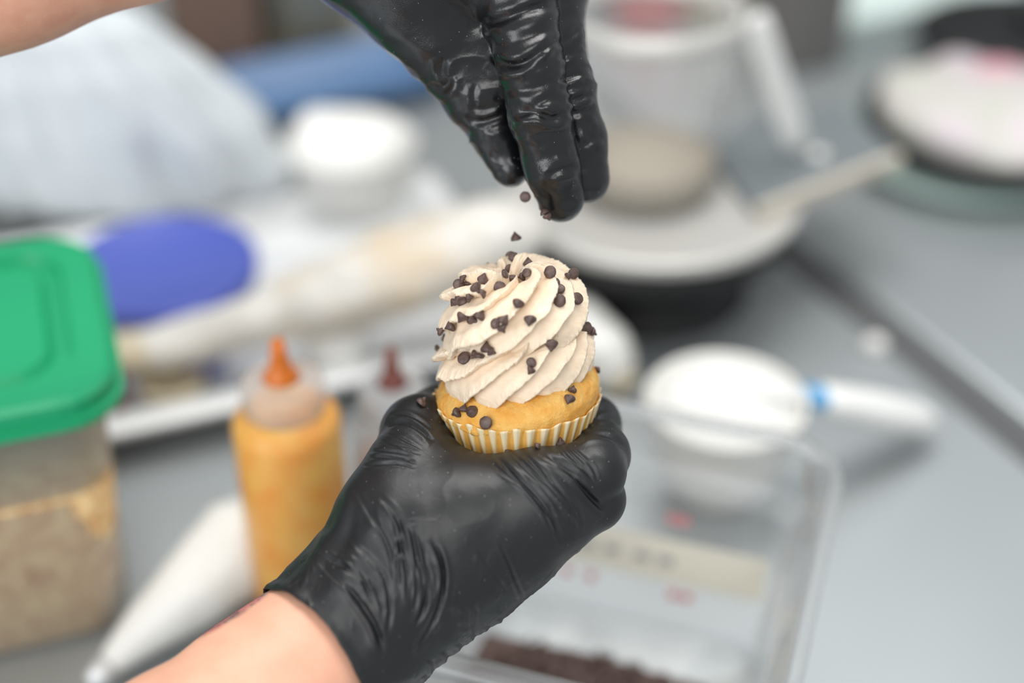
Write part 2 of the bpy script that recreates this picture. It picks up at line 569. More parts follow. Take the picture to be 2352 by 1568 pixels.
def counter(u0, u1, v0, v1, label):
    t = empty('counter', uv((u0 + u1) / 2, (v0 + v1) / 2, 0), label, 'counter')
    V, F = plane_box(u0, u1, v0, v1, CT - 0.035, CT, 0.006)
    obj('worktop', V, F, M['steel'], t, smooth=False)
    for a in (u0 + 0.06, u1 - 0.06):
        for b in (v0 + 0.06, v1 - 0.06):
            V, F = lathe([(0, 0), (0.024, 0), (0.024, 0.04), (0.02, 0.05), (0.02, CT - 0.034), (0, CT - 0.034)], 16, uv(a, b, 0))
            obj('leg', V, F, M['steel_edge'], t)
    V, F = plane_box(u0 + 0.05, u1 - 0.05, v0 + 0.05, v1 - 0.05, 0.25, 0.275, 0.003)
    obj('shelf', V, F, M['steel_edge'], t, smooth=False)
counter(-1.3, 0.640, 0.05, 1.95, 'long grey steel counter holding the bowls, bottles and clear containers')
counter(0.674, 1.7, 0.05, 1.95, 'grey steel counter beyond the dark gap, empty in front')

V, F = plane_box(0.6402, 0.6738, 0.05, 1.95, CT - 0.03, CT - 0.006, 0.002)
obj('trim_1', V, F, mat('dark_gasket', s2l(92, 93, 94), 0.6), smooth=False, kind='structure')

# ================================================================== the cupcake
CUP = view(1188, 922, 0.0)
tilt, roll = R_(22), R_(2.0)
axz = np.array([-math.sin(roll), math.cos(roll) * math.cos(tilt), math.sin(tilt)]); axz /= np.linalg.norm(axz)
axx = np.array([math.cos(roll), math.sin(roll), 0.0]); axx -= axz * (axx @ axz); axx /= np.linalg.norm(axx)
axy = np.cross(axz, axx)
def c2v(p): p = np.asarray(p, float); return CUP + p[..., 0:1] * axx + p[..., 1:2] * axy + p[..., 2:3] * axz
def c2w(p): return v2w(c2v(p))

cup_base = c2w(np.array([0, 0, -30.0]))
cupcake = empty('cupcake', cup_base, 'golden cupcake with tan buttercream swirl and chocolate chips, held in the lower glove', 'cupcake')

def polar_surface(rz, nu, fn):
    """grid over angle and profile; fn(theta, s, r, z, nr, nz) -> dr, dz"""
    rz = np.asarray(rz, float)
    for _ in range(2):
        q = [rz[0]]
        for a, b in zip(rz, rz[1:]): q += [0.75 * a + 0.25 * b, 0.25 * a + 0.75 * b]
        rz = np.array(q + [rz[-1]])
    return rz

def swirl(profile, N, lam, amp, droop, seed, nu=960, nv=230, shear=0.0, fade=12.0, exc=(0, 0), lean=None, rev=False):
    rz = polar_surface(profile, 0, None)
    L = np.concatenate([[0], np.cumsum(np.linalg.norm(np.diff(rz, axis=0), axis=1))])
    s = np.linspace(0, L[-1], nv)
    r = np.interp(s, L, rz[:, 0]); z = np.interp(s, L, rz[:, 1])
    tr, tz = np.gradient(r, s), np.gradient(z, s)
    k = np.hypot(tr, tz); tr, tz = tr / k, tz / k
    nr, nz = tz, -tr
    th = np.linspace(0, 2 * np.pi, nu, endpoint=False)
    T, S = np.meshgrid(th, s, indexing='ij')
    P3 = np.stack([np.cos(T) * 3, np.sin(T) * 3, S / 9], -1).reshape(-1, 3)
    warp = fbm(P3, seed, 2).reshape(T.shape)
    T2 = T + 0.52 * np.sin(T - R_(-30))
    ph = N * T2 / (2 * np.pi) - S / lam + 0.34 * warp
    rid = np.floor(ph); w = ph - rid
    rnd = (np.sin((np.mod(rid, N) + seed) * 12.9898) * 43758.5453) % 1.0
    P4 = np.stack([np.cos(T) * 30, np.sin(T) * 30, S * 1.0], -1).reshape(-1, 3)
    hf = fbm(P4, seed + 9, 3).reshape(T.shape)
    lip = np.clip((w - 0.62) / 0.26, 0, 1)
    up = np.clip(w / 0.87, 0, 1)
    face = 0.06 + 0.94 * up ** 2.1
    fall = np.clip((1 - w) / 0.13, 0, 1)
    shape = np.where(w < 0.87, face, fall ** 1.2 * 1.0)
    env = np.clip(s / 1.5, 0.35, 1) * np.clip((L[-1] - s) / fade, 0.0, 1) ** 0.7
    a = amp * (0.75 + 0.5 * rnd) * env[None, :]
    torn = hf * lip ** 2 * np.where(w < 0.87, 1, fall) * env[None, :]
    d = a * shape + 0.75 * torn + 0.25 * warp
    dT = 1 + 0.52 * np.cos(T - R_(-30))
    dn = -droop * np.minimum(1.1, 1 / dT ** 1.5) * (lip ** 2) * np.where(w < 0.87, 1, fall ** 0.8) * (0.6 + 0.8 * rnd) * env[None, :] + 0.85 * torn
    rr = r[None, :] + nr[None, :] * d + tr[None, :] * dn
    zz = z[None, :] + nz[None, :] * d + tz[None, :] * dn
    rr = np.maximum(rr, 0.02)
    X, Y = rr * np.cos(T), rr * np.sin(T)
    hfac = np.clip((zz - profile[0][1]) / 30, 0, 1)
    X = X + exc[0]; Y = Y + exc[1]
    k = hfac if not rev else 1 - hfac
    Z = zz + shear * X + (k * (0.05 * X - 0.20 * Y) if lean else 0)
    P = np.stack([X, Y, Z], -1).reshape(-1, 3)
    i = np.arange(nu)[:, None] * nv + np.arange(nv - 1)[None, :]
    j = (np.arange(nu)[:, None] + 1) % nu * nv + np.arange(nv - 1)[None, :]
    F = np.stack([i, j, j + 1, i + 1], -1).reshape(-1, 4)
    return P, F

P, F = swirl([(10, 12), (22, 12.5), (26.8, 14.5), (28.6, 18), (29.2, 21.5), (28.2, 26), (25.5, 29.5), (21, 32), (12, 33)], 10, 7.6, 4.9, 3.0, 3, shear=0.08, lean=True, exc=(-0.8, 0))
fr1 = obj('frosting_coil', c2w(P), F, M['frosting'], cupcake)
P, F = swirl([(14, 26.5), (22, 28), (25.2, 31), (26.4, 36), (26.5, 41), (24.8, 46.5), (21.2, 51), (16, 54.5), (11, 56), (7.5, 54.5), (4.2, 51), (0.6, 48)], 8, 11.2, 4.9, 3.2, 11, shear=0.05, fade=10, exc=(-0.9, 0), lean=True, rev=True)
fr2 = obj('frosting_coil', c2w(P), F, M['frosting'], cupcake)

# cake
nth, prof = 260, [(0, 15.5), (10, 15.5), (20, 15), (27, 13.8), (31, 12.0), (33.6, 8.8), (34.8, 5.2), (34.6, 3), (33.8, 1), (32.2, -4), (26.0, -26), (24, -29), (0, -29)]
pz = polar_surface(prof, 0, None)
L = np.concatenate([[0], np.cumsum(np.linalg.norm(np.diff(pz, axis=0), axis=1))]); s = np.linspace(0, L[-1], 150)
r, z = np.interp(s, L, pz[:, 0]), np.interp(s, L, pz[:, 1])
th = np.linspace(0, 2 * np.pi, nth, endpoint=False)
T, Rr = np.meshgrid(th, r, indexing='ij'); Zz = np.broadcast_to(z, T.shape)
P = np.stack([Rr * np.cos(T), Rr * np.sin(T), Zz], -1).reshape(-1, 3)
top = np.clip((P[:, 2] + 1) / 4, 0, 1)
n1 = fbm(P / 5.0, 21, 3); n2 = fbm(P / 1.3, 22, 3)
rad = np.hypot(P[:, 0], P[:, 1]) + 1e-6
nrm = np.stack([P[:, 0] / rad * 0.7, P[:, 1] / rad * 0.7, np.full(len(P), 0.7)], 1)
P = P + nrm * ((0.55 * n1 + 0.42 * n2) * top)[:, None]
P[:, 2] += top * (0.10 * P[:, 0] + 0.012 * P[:, 1])
# a chipped bit of edge at the front left
dx = np.exp(-(((P[:, 0] + 17) / 6) ** 2 + ((P[:, 1] + 29) / 4) ** 2))
P[:, 2] -= dx * 1.6 * top * (1 + n2)
i = np.arange(nth)[:, None] * 150 + np.arange(149)[None, :]; j = (np.arange(nth)[:, None] + 1) % nth * 150 + np.arange(149)[None, :]
cake = obj('cake', c2w(P), np.stack([i, i + 1, j + 1, j], -1).reshape(-1, 4), M['cake'], cupcake)

# pleated paper liner
NP, sub, nz = 42, 14, 24
th = np.linspace(0, 2 * np.pi, NP * sub, endpoint=False); tz = np.linspace(0, 1, nz)
T, Z = np.meshgrid(th, tz, indexing='ij')
jit = 0.10 * np.sin(T * 3.0 + 1) + 0.08 * np.sin(T * 7.0)
ph = (T / (2 * np.pi) * NP + jit + 0.22 * Z) % 1.0
tri = 1 - np.abs(2 * ph - 1)
Rz = 34.3 - 9.4 * Z
edge = 0.45 * np.sin(T * 11) * (1 - Z) ** 6 + 0.35 * np.sin(T * 23 + 1) * (1 - Z) ** 6
rr = Rz + 0.25 + (tri - 0.15) * (1.45 - 0.55 * Z)
zz = 3.2 - 31 * Z + edge + 0.9 * (tri - 0.5) * (1 - Z) ** 4
P = np.stack([rr * np.cos(T), rr * np.sin(T), zz], -1).reshape(-1, 3)
pale = np.clip((tri - (0.36 + 0.85 * Z)) / 0.12, 0, 1)
n = NP * sub
i = np.arange(n)[:, None] * nz + np.arange(nz - 1)[None, :]; j = (np.arange(n)[:, None] + 1) % n * nz + np.arange(nz - 1)[None, :]
liner = obj('paper_liner', c2w(P), np.stack([i, i + 1, j + 1, j], -1).reshape(-1, 4), M['liner'], cupcake, attr={'pleat': pale.ravel() * 0.9})
mo = liner.modifiers.new('thickness', 'SOLIDIFY'); mo.thickness = 0.00015; mo.offset = 0

# ================================================================== the person: two gloved hands
person = empty('person', v2w(view(700, 1700, 120)[None])[0], 'person with bare forearms and black gloves holding a cupcake and sprinkling chips over it', 'person')
def cz(*a): return [(view(x, y, z), r) for x, y, z, r in a]

# ---- lower hand (back of the hand towards the viewer)
lo_palm = [
    cz((745, 1490, 33, 28), (860, 1365, 30, 28), (995, 1235, 27, 26)),
    cz((802, 1400, 31, 21), (950, 1235, 29, 23), (1235, 1128, 31, 14.5)),
    cz((810, 1455, 32, 23), (1030, 1280, 29, 24), (1262, 1190, 31, 14.5)),
    cz((810, 1485, 29, 23), (1010, 1325, 25, 20), (1185, 1270, 26, 14)),
    cz((825, 1500, 27, 21), (950, 1385, 22, 18), (1095, 1335, 20, 13)),
    cz((930, 1175, 30, 16), (1060, 1178, 33, 13), (1225, 1144, 34, 12.5)),
    cz((968, 1000, 4, 9), (992, 1075, 18, 9), (1045, 1150, 30, 10)),
    cz((940, 1200, 24, 20), (1100, 1195, 24, 18), (1225, 1170, 26, 15)),
]
lo_f = [
    cz((1235, 1126, 32, 14.4), (1362, 1082, 28, 12.8), (1378, 1045, 10, 12.0), (1365, 975, -12, 11.2), (1330, 940, -32, 10)),
    cz((1262, 1190, 31, 14.2), (1362, 1145, 22, 12.4), (1357, 1125, 0, 12), (1300, 1080, -22, 11)),
    cz((1185, 1270, 26, 13.5), (1262, 1218, 14, 12.2), (1260, 1190, -8, 12), (1230, 1140, -26, 10)),
    cz((1095, 1335, 20, 13), (1175, 1285, 8, 11.4), (1180, 1250, -12, 11), (1160, 1200, -26, 9.5)),
    cz((832, 1340, 28, 18), (885, 1195, 28, 18), (938, 1070, 20, 15), (956, 985, 2, 13.2), (1005, 945, -20, 11.7)),
]
def f_lower(p):
    d = None
    for c in lo_palm:
        q = chain_d(p, c, 6); d = q if d is None else smin(d, q, 14)
    arm = chain_d(p, LO_ARM, 6) - 1.2
    d = smin(d, arm, 12)
    r = d
    for c, k in zip(lo_f, (8, 8, 8, 8, 14)):
        q = smin(d, chain_d(p, c, 3.5), k)
        r = smin(r, q, 1.6)
    return r
adir = np.array([-0.82 * 0.87, -0.57 * 0.87, 0.50]); adir /= np.linalg.norm(adir)
aw = view(735, 1500, 33)
LO_ARM = [(aw + adir * t, rr) for t, rr in ((-10, 27), (20, 28.5), (70, 33), (130, 40), (230, 44))]
lo_p0 = aw + adir * 3

def glove(f, lo, hi, h, lines, cut, mname, extra, seed):
    V, Q = surface_net(f, lo, hi, h)
    V = onto(f, V, 2)
    V, Q = subdivide(V, Q)
    V, Q, _ = keep_faces(V, Q, cut(V[Q].mean(1)))
    n = grad(f, V)
    V = V - np.clip(f(V.astype(np.float32)), -1, 1)[:, None] * n
    P = v2px(V)
    toward = -V + np.array([0, 0, FOCUS * 1000]); toward /= np.linalg.norm(toward, axis=1)[:, None]
    facing = np.clip(((n * toward).sum(1) + 0.15) / 0.3, 0, 1)
    d = crease_disp(P, lines) * facing + extra(V, P, n)
    V = V + n * d[:, None]
    return V, Q

c3 = lambda *p: [(600 + x / 2.2144, 860 + y / 2.2144) for x, y in p]
L3 = []
L3 += fan(c3((1130, 400), (1260, 520), (1390, 640), (1480, 780), (1500, 880)), c3((1340, 395), (1460, 500), (1570, 620), (1625, 700), (1640, 790)), 13, 3.2, 0.42, 5, 3)
L3 += fan(c3((1360, 385), (1480, 470), (1600, 560), (1660, 620)), c3((1560, 350), (1640, 420), (1690, 480), (1720, 560)), 8, 3.0, 0.4, 4, 4)
L3 += [(c3((1190, 410), (1290, 520), (1400, 620), (1500, 760), (1530, 860)), 5, 0.8), (c3((1330, 400), (1450, 520), (1560, 640), (1625, 780)), 5, 1.0),
       (c3((1440, 400), (1560, 480), (1640, 580), (1690, 640), (1760, 700)), 6, 1.4), (c3((1600, 340), (1700, 305), (1790, 320), (1850, 380)), 5, 0.9),
       (c3((1700, 230), (1770, 215), (1830, 250)), 5, 0.8), (c3((1210, 860), (1260, 960), (1300, 1060), (1345, 1160)), 4, 0.5),
       (c3((1100, 900), (1180, 1000), (1250, 1120)), 5, 0.3)]
L3 += fan(c3((480, 560), (560, 720), (650, 880), (690, 1040), (690, 1200)), c3((860, 800), (930, 920), (940, 1080), (900, 1230), (800, 1400)), 14, 4.0, 0.40, 8, 5)
L3 += fan(c3((220, 900), (330, 980), (430, 1080), (500, 1200)), c3((480, 840), (580, 950), (650, 1080), (680, 1250)), 10, 3.8, 0.34, 7, 6)
L3 += [(c3((600, 620), (700, 720), (715, 850), (690, 1000)), 5, 0.7), (c3((760, 740), (780, 900), (830, 1050), (830, 1180), (780, 1290)), 5, 0.75),
       (c3((860, 830), (930, 950), (925, 1150), (860, 1300), (770, 1430)), 5, 0.8), (c3((430, 1060), (520, 1180), (590, 1290), (620, 1420)), 7, 1.3),
       (c3((450, 840), (560, 930), (640, 1050), (660, 1200), (640, 1330)), 5, 0.7), (c3((740, 742), (830, 735), (920, 725)), 3, 0.22),
       (c3((1095, 1160), (1090, 1240), (1085, 1330)), 5, 0.6), (c3((370, 950), (470, 1000), (560, 1100)), 6, 0.7)]
L3 += [(c3((630, 255), (720, 240), (800, 270), (880, 345)), 6, 1.3), (c3((655, 205), (740, 205), (830, 250), (890, 310)), 4, 0.6)]
L3 += fan(c3((590, 310), (680, 330), (780, 370), (880, 420)), c3((500, 470), (590, 455), (690, 450), (800, 470)), 11, 3.2, 0.42, 4, 8)
# scallops along the little-finger side
L3 += [(c3((1300 - 70 * k, 1180 + 45 * k), (1340 - 75 * k, 1260 + 45 * k)), 6, 0.9) for k in range(7)]
def ex_lower(V, P, n):
    q = fbm(V / 16.0, 31, 2) * 0.55 + (1 - 2.4 * np.abs(fbm((V + 4 * fbm(V / 12, 35, 2)[:, None]) * np.array([0.06, 0.035, 0.05]), 36, 2))) * 0.3
    t = (V - lo_p0) @ adir
    wr = np.exp(-((t + 22) / 24.0) ** 2)                 # loose film gathered at the wrist
    q += wr * (np.sin((V @ np.array([0.9, -0.35, 0.5])) / 3.4 + 2.5 * fbm(V / 14, 33, 2)) * 0.55)
    q += np.exp(-((t + 1) / 3.0) ** 2) * 0.9
    q += np.clip(fbm(V * [0.35, 0.12, 0.3], 37, 2) - 0.25, 0, 1) * 0.8 * np.clip(-(V[:, 1] + 70) / 20, 0, 1)
    return q
def cut_lower(c):
    t = (c - lo_p0) @ adir
    return t < 1.4 * np.sin(np.arctan2(c[:, 2] - aw[2], c[:, 0] - aw[0]) * 3) + 1.0 * fbm(c / 9, 41, 2)
V, Q = glove(f_lower, (-122, -170, -52), (74, 14, 80), 0.74, L3, cut_lower, 'glove', ex_lower, 1)
gl = obj('glove', v2w(V), Q, M['glove'], person)
mo = gl.modifiers.new('film', 'SOLIDIFY'); mo.thickness = 0.0007; mo.offset = -1
lower_glove_mesh = (v2w(V), Q)

LO_SKIN = [(aw + adir * t, rr) for t, rr in ((-4, 29.6), (8, 30.7), (30, 31.6), (70, 34), (130, 40), (230, 44))]
def f_loarm(p): return chain_d(p, LO_SKIN, 8)
def skin_arm(f, lo, hi, h, cut, m):
    V, Q = surface_net(f, lo, hi, h); V = onto(f, V, 1)
    V, Q, _ = keep_faces(V, Q, cut(V[Q].mean(1)))
    return obj('forearm', v2w(V), Q, m, person)
arm1 = skin_arm(f_loarm, (-325, -335, -20), (-50, -80, 225), 1.5, lambda c: np.ones(len(c), bool), M['skin_tattoo'])

# ---- upper hand (fingers pointing down)
up_palm = [
    cz((640, -270, -5, 31), (820, -190, 5, 33), (1000, -110, 5, 30)),
    cz((700, -300, 0, 28), (960, -190, 12, 26), (1185, -45, 20, 17)),
    cz((720, -330, -8, 28), (1000, -230, 4, 26), (1262, -70, 5, 16)),
    cz((700, -280, -10, 28), (960, -170, -14, 26), (1270, -40, -18, 15)),
    cz((700, -240, 0, 27), (850, -110, 4, 22), (950, 10, 4, 19)),
    cz((1030, 10, 2, 15), (1110, 110, 2, 12), (1150, 190, 2, 9)),
]
up_f = [
    cz((1185, -45, 20, 16.0), (1215, 130, 24, 13.2), (1240, 260, 20, 12.4), (1268, 380, 12, 11.2), (1288, 455, 4, 9.6)),
    cz((1262, -70, 5, 15.0), (1268, 100, 10, 12.8), (1302, 215, 6, 11.8), (1330, 330, 0, 11.0), (1345, 410, -4, 10.3)),
    cz((1270, -40, -18, 14.0), (1280, 120, -16, 12), (1300, 230, -18, 11), (1325, 330, -16, 9.5)),
    cz((1250, -60, -36, 13.0), (1240, 80, -36, 10.5), (1250, 190, -34, 9.5), (1270, 260, -30, 8.5)),
    cz((830, -110, 4, 22), (1000, 75, 0, 18.5), (1090, 215, -4, 13.5), (1140, 305, -6, 10.5), (1172, 382, -6, 8.2)),
]
ua = view(640, -270, -5)
UP_ARM = [(view(720, -290, -5), 28), (view(640, -270, -5), 29), (view(310, -205, 4), 36), (view(0, -128, 12), 41), (view(-560, 60, 25), 46)]
udir = (view(310, -205, 4) - view(640, -270, -5)); udir /= np.linalg.norm(udir)
up_p0 = ua + udir * 18
def f_upper(p):
    d = None
    for c in up_palm:
        q = chain_d(p, c, 6); d = q if d is None else smin(d, q, 12)
    d = smin(d, chain_d(p, UP_ARM, 6) - 1.2, 10)
    r = d
    for c, k in zip(up_f, (7, 7, 7, 7, 9)):
        q = smin(d, chain_d(p, c, 3.5), k)
        r = smin(r, q, 1.2)
    return r
c2 = lambda *p: [(720 + x / 2.904, y / 2.904) for x, y in p]
L2 = [(c2((1100, 160), (1250, 130), (1420, 60), (1560, 20)), 6, 1.1), (c2((1090, 60), (1250, 40), (1400, -20)), 6, 0.9),
      (c2((1150, 300), (1300, 300), (1440, 250), (1650, 170)), 7, 1.4), (c2((1180, 370), (1300, 450), (1450, 400), (1620, 260)), 6, 1.3),
      (c2((1160, 220), (1300, 215), (1480, 150), (1620, 90)), 5, 0.9), (c2((1270, 590), (1450, 610), (1600, 530)), 6, 1.2),
      (c2((1230, 520), (1400, 520), (1560, 450)), 5, 0.7), (c2((1320, 715), (1450, 730), (1580, 650)), 6, 1.2), (c2((1320, 660), (1450, 665), (1600, 600)), 4.5, 0.7),
      (c2((1330, 765), (1500, 750), (1600, 800), (1680, 740)), 6, 1.2), (c2((1500, 770), (1580, 835), (1680, 780)), 5, 1.0),
      (c2((1360, 870), (1480, 900), (1620, 850)), 6, 0.5), (c2((1560, 1190), (1640, 1120), (1770, 1120)), 6, 0.7), (c2((1460, 1170), (1520, 1300), (1620, 1450)), 6, 0.9),
      (c2((1640, 1000), (1700, 1060), (1740, 1000)), 6, 0.5),
      (c2((1630, 545), (1700, 520), (1790, 490)), 5, 1.0), (c2((1650, 610), (1740, 590), (1820, 560)), 5, 1.0), (c2((1680, 670), (1760, 660), (1860, 620)), 5, 0.9),
      (c2((1600, 300), (1700, 260), (1790, 170)), 6, 1.2), (c2((1640, 400), (1700, 370), (1790, 330)), 5, 1.0), (c2((1690, 740), (1760, 760), (1880, 700)), 5, 0.8),
      (c2((1790, 980), (1850, 930), (1920, 900)), 6, 1.1), (c2((1800, 760), (1830, 860), (1860, 960)), 6, 0.7),
      (c2((770, 545), (850, 600), (900, 560), (900, 500)), 7, 1.6), (c2((780, 400), (790, 480), (800, 560)), 6, 0.9), (c2((860, 380), (850, 470), (880, 540)), 6, 0.8),
      (c2((930, 420), (920, 520), (900, 600)), 6, 0.7), (c2((1020, 760), (1100, 830), (1290, 750)), 6, 1.4), (c2((1040, 690), (1120, 740), (1260, 690)), 5, 0.9),
      (c2((1100, 640), (1160, 700), (1260, 640)), 5, 0.7), (c2((1130, 860), (1220, 850), (1320, 800)), 5, 0.8), (c2((1080, 560), (1070, 640), (1090, 720)), 5, 0.6),
      (c2((1250, 950), (1270, 1060), (1300, 1170)), 6, 0.6), (c2((1180, 1000), (1230, 1100), (1270, 1220)), 6, 0.5)]
L2 = [(p, w, d * (0.75 + 0.35 * math.sin(i * 2.3))) for i, (p, w, d) in enumerate(L2)]
L2 = [(p, w * 1.5, d * (0.72 if i % 3 else 1.0)) for i, (p, w, d) in enumerate(L2) if i not in (1, 4, 6, 8, 24, 26)]
L2 += [([(1072, 62), (1190, 45), (1315, -15)], 13, 0.9), ([(1120, 150), (1220, 158), (1335, 95)], 11, 0.8)]
def ex_upper(V, P, n):
    q = fbm(V / 11.0, 51, 2) * 0.55
    fing = np.clip((P[:, 1] - 60) / 60, 0, 1)
    wv = V + 3.0 * np.stack([fbm(V / 9, 56 + k, 2) for k in range(3)], 1)
    q += fing * (1 - 2.2 * np.abs(fbm(wv * np.array([0.055, 0.10, 0.06]), 53, 2))) * 0.6
    q += (1 - fing) * (1 - 2 * np.abs(fbm(wv * np.array([0.05, 0.05, 0.05]), 58, 2))) * 0.35
    q += np.exp(-((V - up_p0) @ udir + 1) ** 2 / 9.0) * 0.9
    return q
V, Q = glove(f_upper, (-130, 42, -60), (52, 225, 62), 0.78, L2, lambda c: (c - up_p0) @ udir < 1.5 * fbm(c / 9, 61, 2), 'glove_shiny', ex_upper, 2)
gu = obj('glove', v2w(V), Q, M['glove_shiny'], person)
mo = gu.modifiers.new('film', 'SOLIDIFY'); mo.thickness = 0.0007; mo.offset = -1
upper_glove_mesh = (v2w(V), Q)
arm2 = skin_arm(lambda p: chain_d(p, UP_ARM, 8), (-390, 60, -60), (-72, 240, 80), 1.6, lambda c: np.ones(len(c), bool), M['skin'])

# tattoo marks on the lower forearm, dark outline with faded red, along its upper edge
m = M['skin_tattoo']
base = mix_color(m, noise_tex(m, 90, 3).outputs['Fac'], s2l(222, 162, 134), s2l(236, 184, 158))
tc = node(m, 'ShaderNodeTexCoord')
spot = None
org = origin_of(person)
for (px, py, z), rad in (((572, 1378, 40), 0.010), ((535, 1405, 44), 0.011), ((495, 1432, 48), 0.010)):
    c = v2w(view(px, py, z)[None])[0] - org
    vd = node(m, 'ShaderNodeVectorMath', operation='DISTANCE'); link(m, tc.outputs['Object'], vd.inputs[0]); vd.inputs[1].default_value = tuple(c)
    mr = node(m, 'ShaderNodeMapRange'); mr.inputs[1].default_value = rad; mr.inputs[2].default_value = rad * 0.55
    link(m, vd.outputs['Value'], mr.inputs[0])
    if spot is None: spot = mr.outputs[0]
    else:
        mx = node(m, 'ShaderNodeMath', operation='MAXIMUM'); link(m, spot, mx.inputs[0]); link(m, mr.outputs[0], mx.inputs[1]); spot = mx.outputs[0]
nz_ = noise_tex(m, 170, 2)
rp = node(m, 'ShaderNodeValToRGB'); rp.color_ramp.elements[0].position = 0.46; rp.color_ramp.elements[0].color = s2l(92, 84, 88); rp.color_ramp.elements[1].position = 0.54; rp.color_ramp.elements[1].color = s2l(196, 118, 112)
link(m, nz_.outputs['Fac'], rp.inputs[0])
link(m, mix_color(m, spot, base, rp.outputs[0]), bsdf(m).inputs['Base Color'])
add_bump(m, 900, 0.25, 0.0002)

# ================================================================== chocolate chips
def chip_mesh(variant):
    r = random.Random(variant * 13 + 5)
    prof = {0: [(0, 0), (1.7, 0), (2.15, 0.25), (2.25, 0.75), (2.0, 1.35), (1.35, 2.1), (0.75, 2.8), (0.42, 3.3), (0, 3.7)],
            1: [(0, 0), (1.9, 0), (2.25, 0.3), (2.2, 0.8), (1.7, 1.5), (0.95, 2.1), (0.5, 2.5), (0, 2.8)],
            2: [(0, 0.1), (1.6, 0), (2.05, 0.3), (2.1, 0.8), (1.9, 1.4), (1.5, 1.9), (0.9, 2.2), (0.6, 2.9), (0.35, 3.4), (0, 3.6)],
            3: [(0, 0.25), (1.0, 0.1), (1.9, 0), (2.3, 0.4), (2.1, 1.0), (1.6, 1.4), (1.3, 1.6), (0.8, 1.25), (0, 1.0)]}[variant]
    V, F = lathe(prof, 16)
    b = r.uniform(0.1, 0.35); a = r.uniform(0, 6.28)
    k = (V[:, 2] / 3.6) ** 2
    V[:, 0] += k * b * 2.2 * math.cos(a); V[:, 1] += k * b * 2.2 * math.sin(a)
    V += 0.13 * np.stack([vnoise(V * 0.8 + 5 * q, variant) for q in range(3)], 1)
    V[:, 2] -= 1.2
    return make_mesh('chocolate_chip', V / 1000, F, M['chocolate'])
CHIP = [chip_mesh(k) for k in range(4)]

def chip(pos, axis, variant, label, group, scale=1.0, spin=0.0):
    o = bpy.data.objects.new('chocolate_chip', CHIP[variant])
    q = Vector(axis).normalized().to_track_quat('Z', 'Y')
    o.matrix_world = Matrix.Translation(Vector(pos)) @ q.to_matrix().to_4x4() @ Matrix.Rotation(spin, 4, 'Z') @ Matrix.Diagonal((scale, scale * random.uniform(0.92, 1.05), scale, 1))
    COL.objects.link(o)
    return props(o, label, 'chocolate chip', group)

def bvh(*mv):
    Vs, Fs, o = [], [], 0
    for V, Fq in mv:
        Vs.append(V); Fs.append(np.asarray(Fq) + o); o += len(V)
    return BVHTree.FromPolygons(np.concatenate(Vs).tolist(), np.concatenate(Fs).tolist())
def mv(o):
    me = o.data; V = np.empty(len(me.vertices) * 3, np.float32); me.vertices.foreach_get('co', V)
    F = np.empty(len(me.loops), np.int32); me.loops.foreach_get('vertex_index', F)
    return V.reshape(-1, 3) + origin_of(o), F.reshape(-1, 4)
tree = bvh(mv(fr1), mv(fr2), mv(cake), mv(liner), lower_glove_mesh)
def hit(px, py):
    d = -BACK + (px - 1176) / FPX * RIGHT - (py - 784) / FPX * UP
    loc, nor, i, t = tree.ray_cast(Vector(CAM), Vector(d).normalized(), 0.9)
    if loc is None:
        loc, nor, i, t = tree.find_nearest(Vector(CAM + d * (FOCUS - 0.0)))
    return loc, nor
VIEWV = Vector(BACK)
def img_dir(a):   # direction in the picture plane, degrees, 0 = right, 90 = up
    return Vector(RIGHT) * math.cos(R_(a)) + Vector(UP) * math.sin(R_(a))

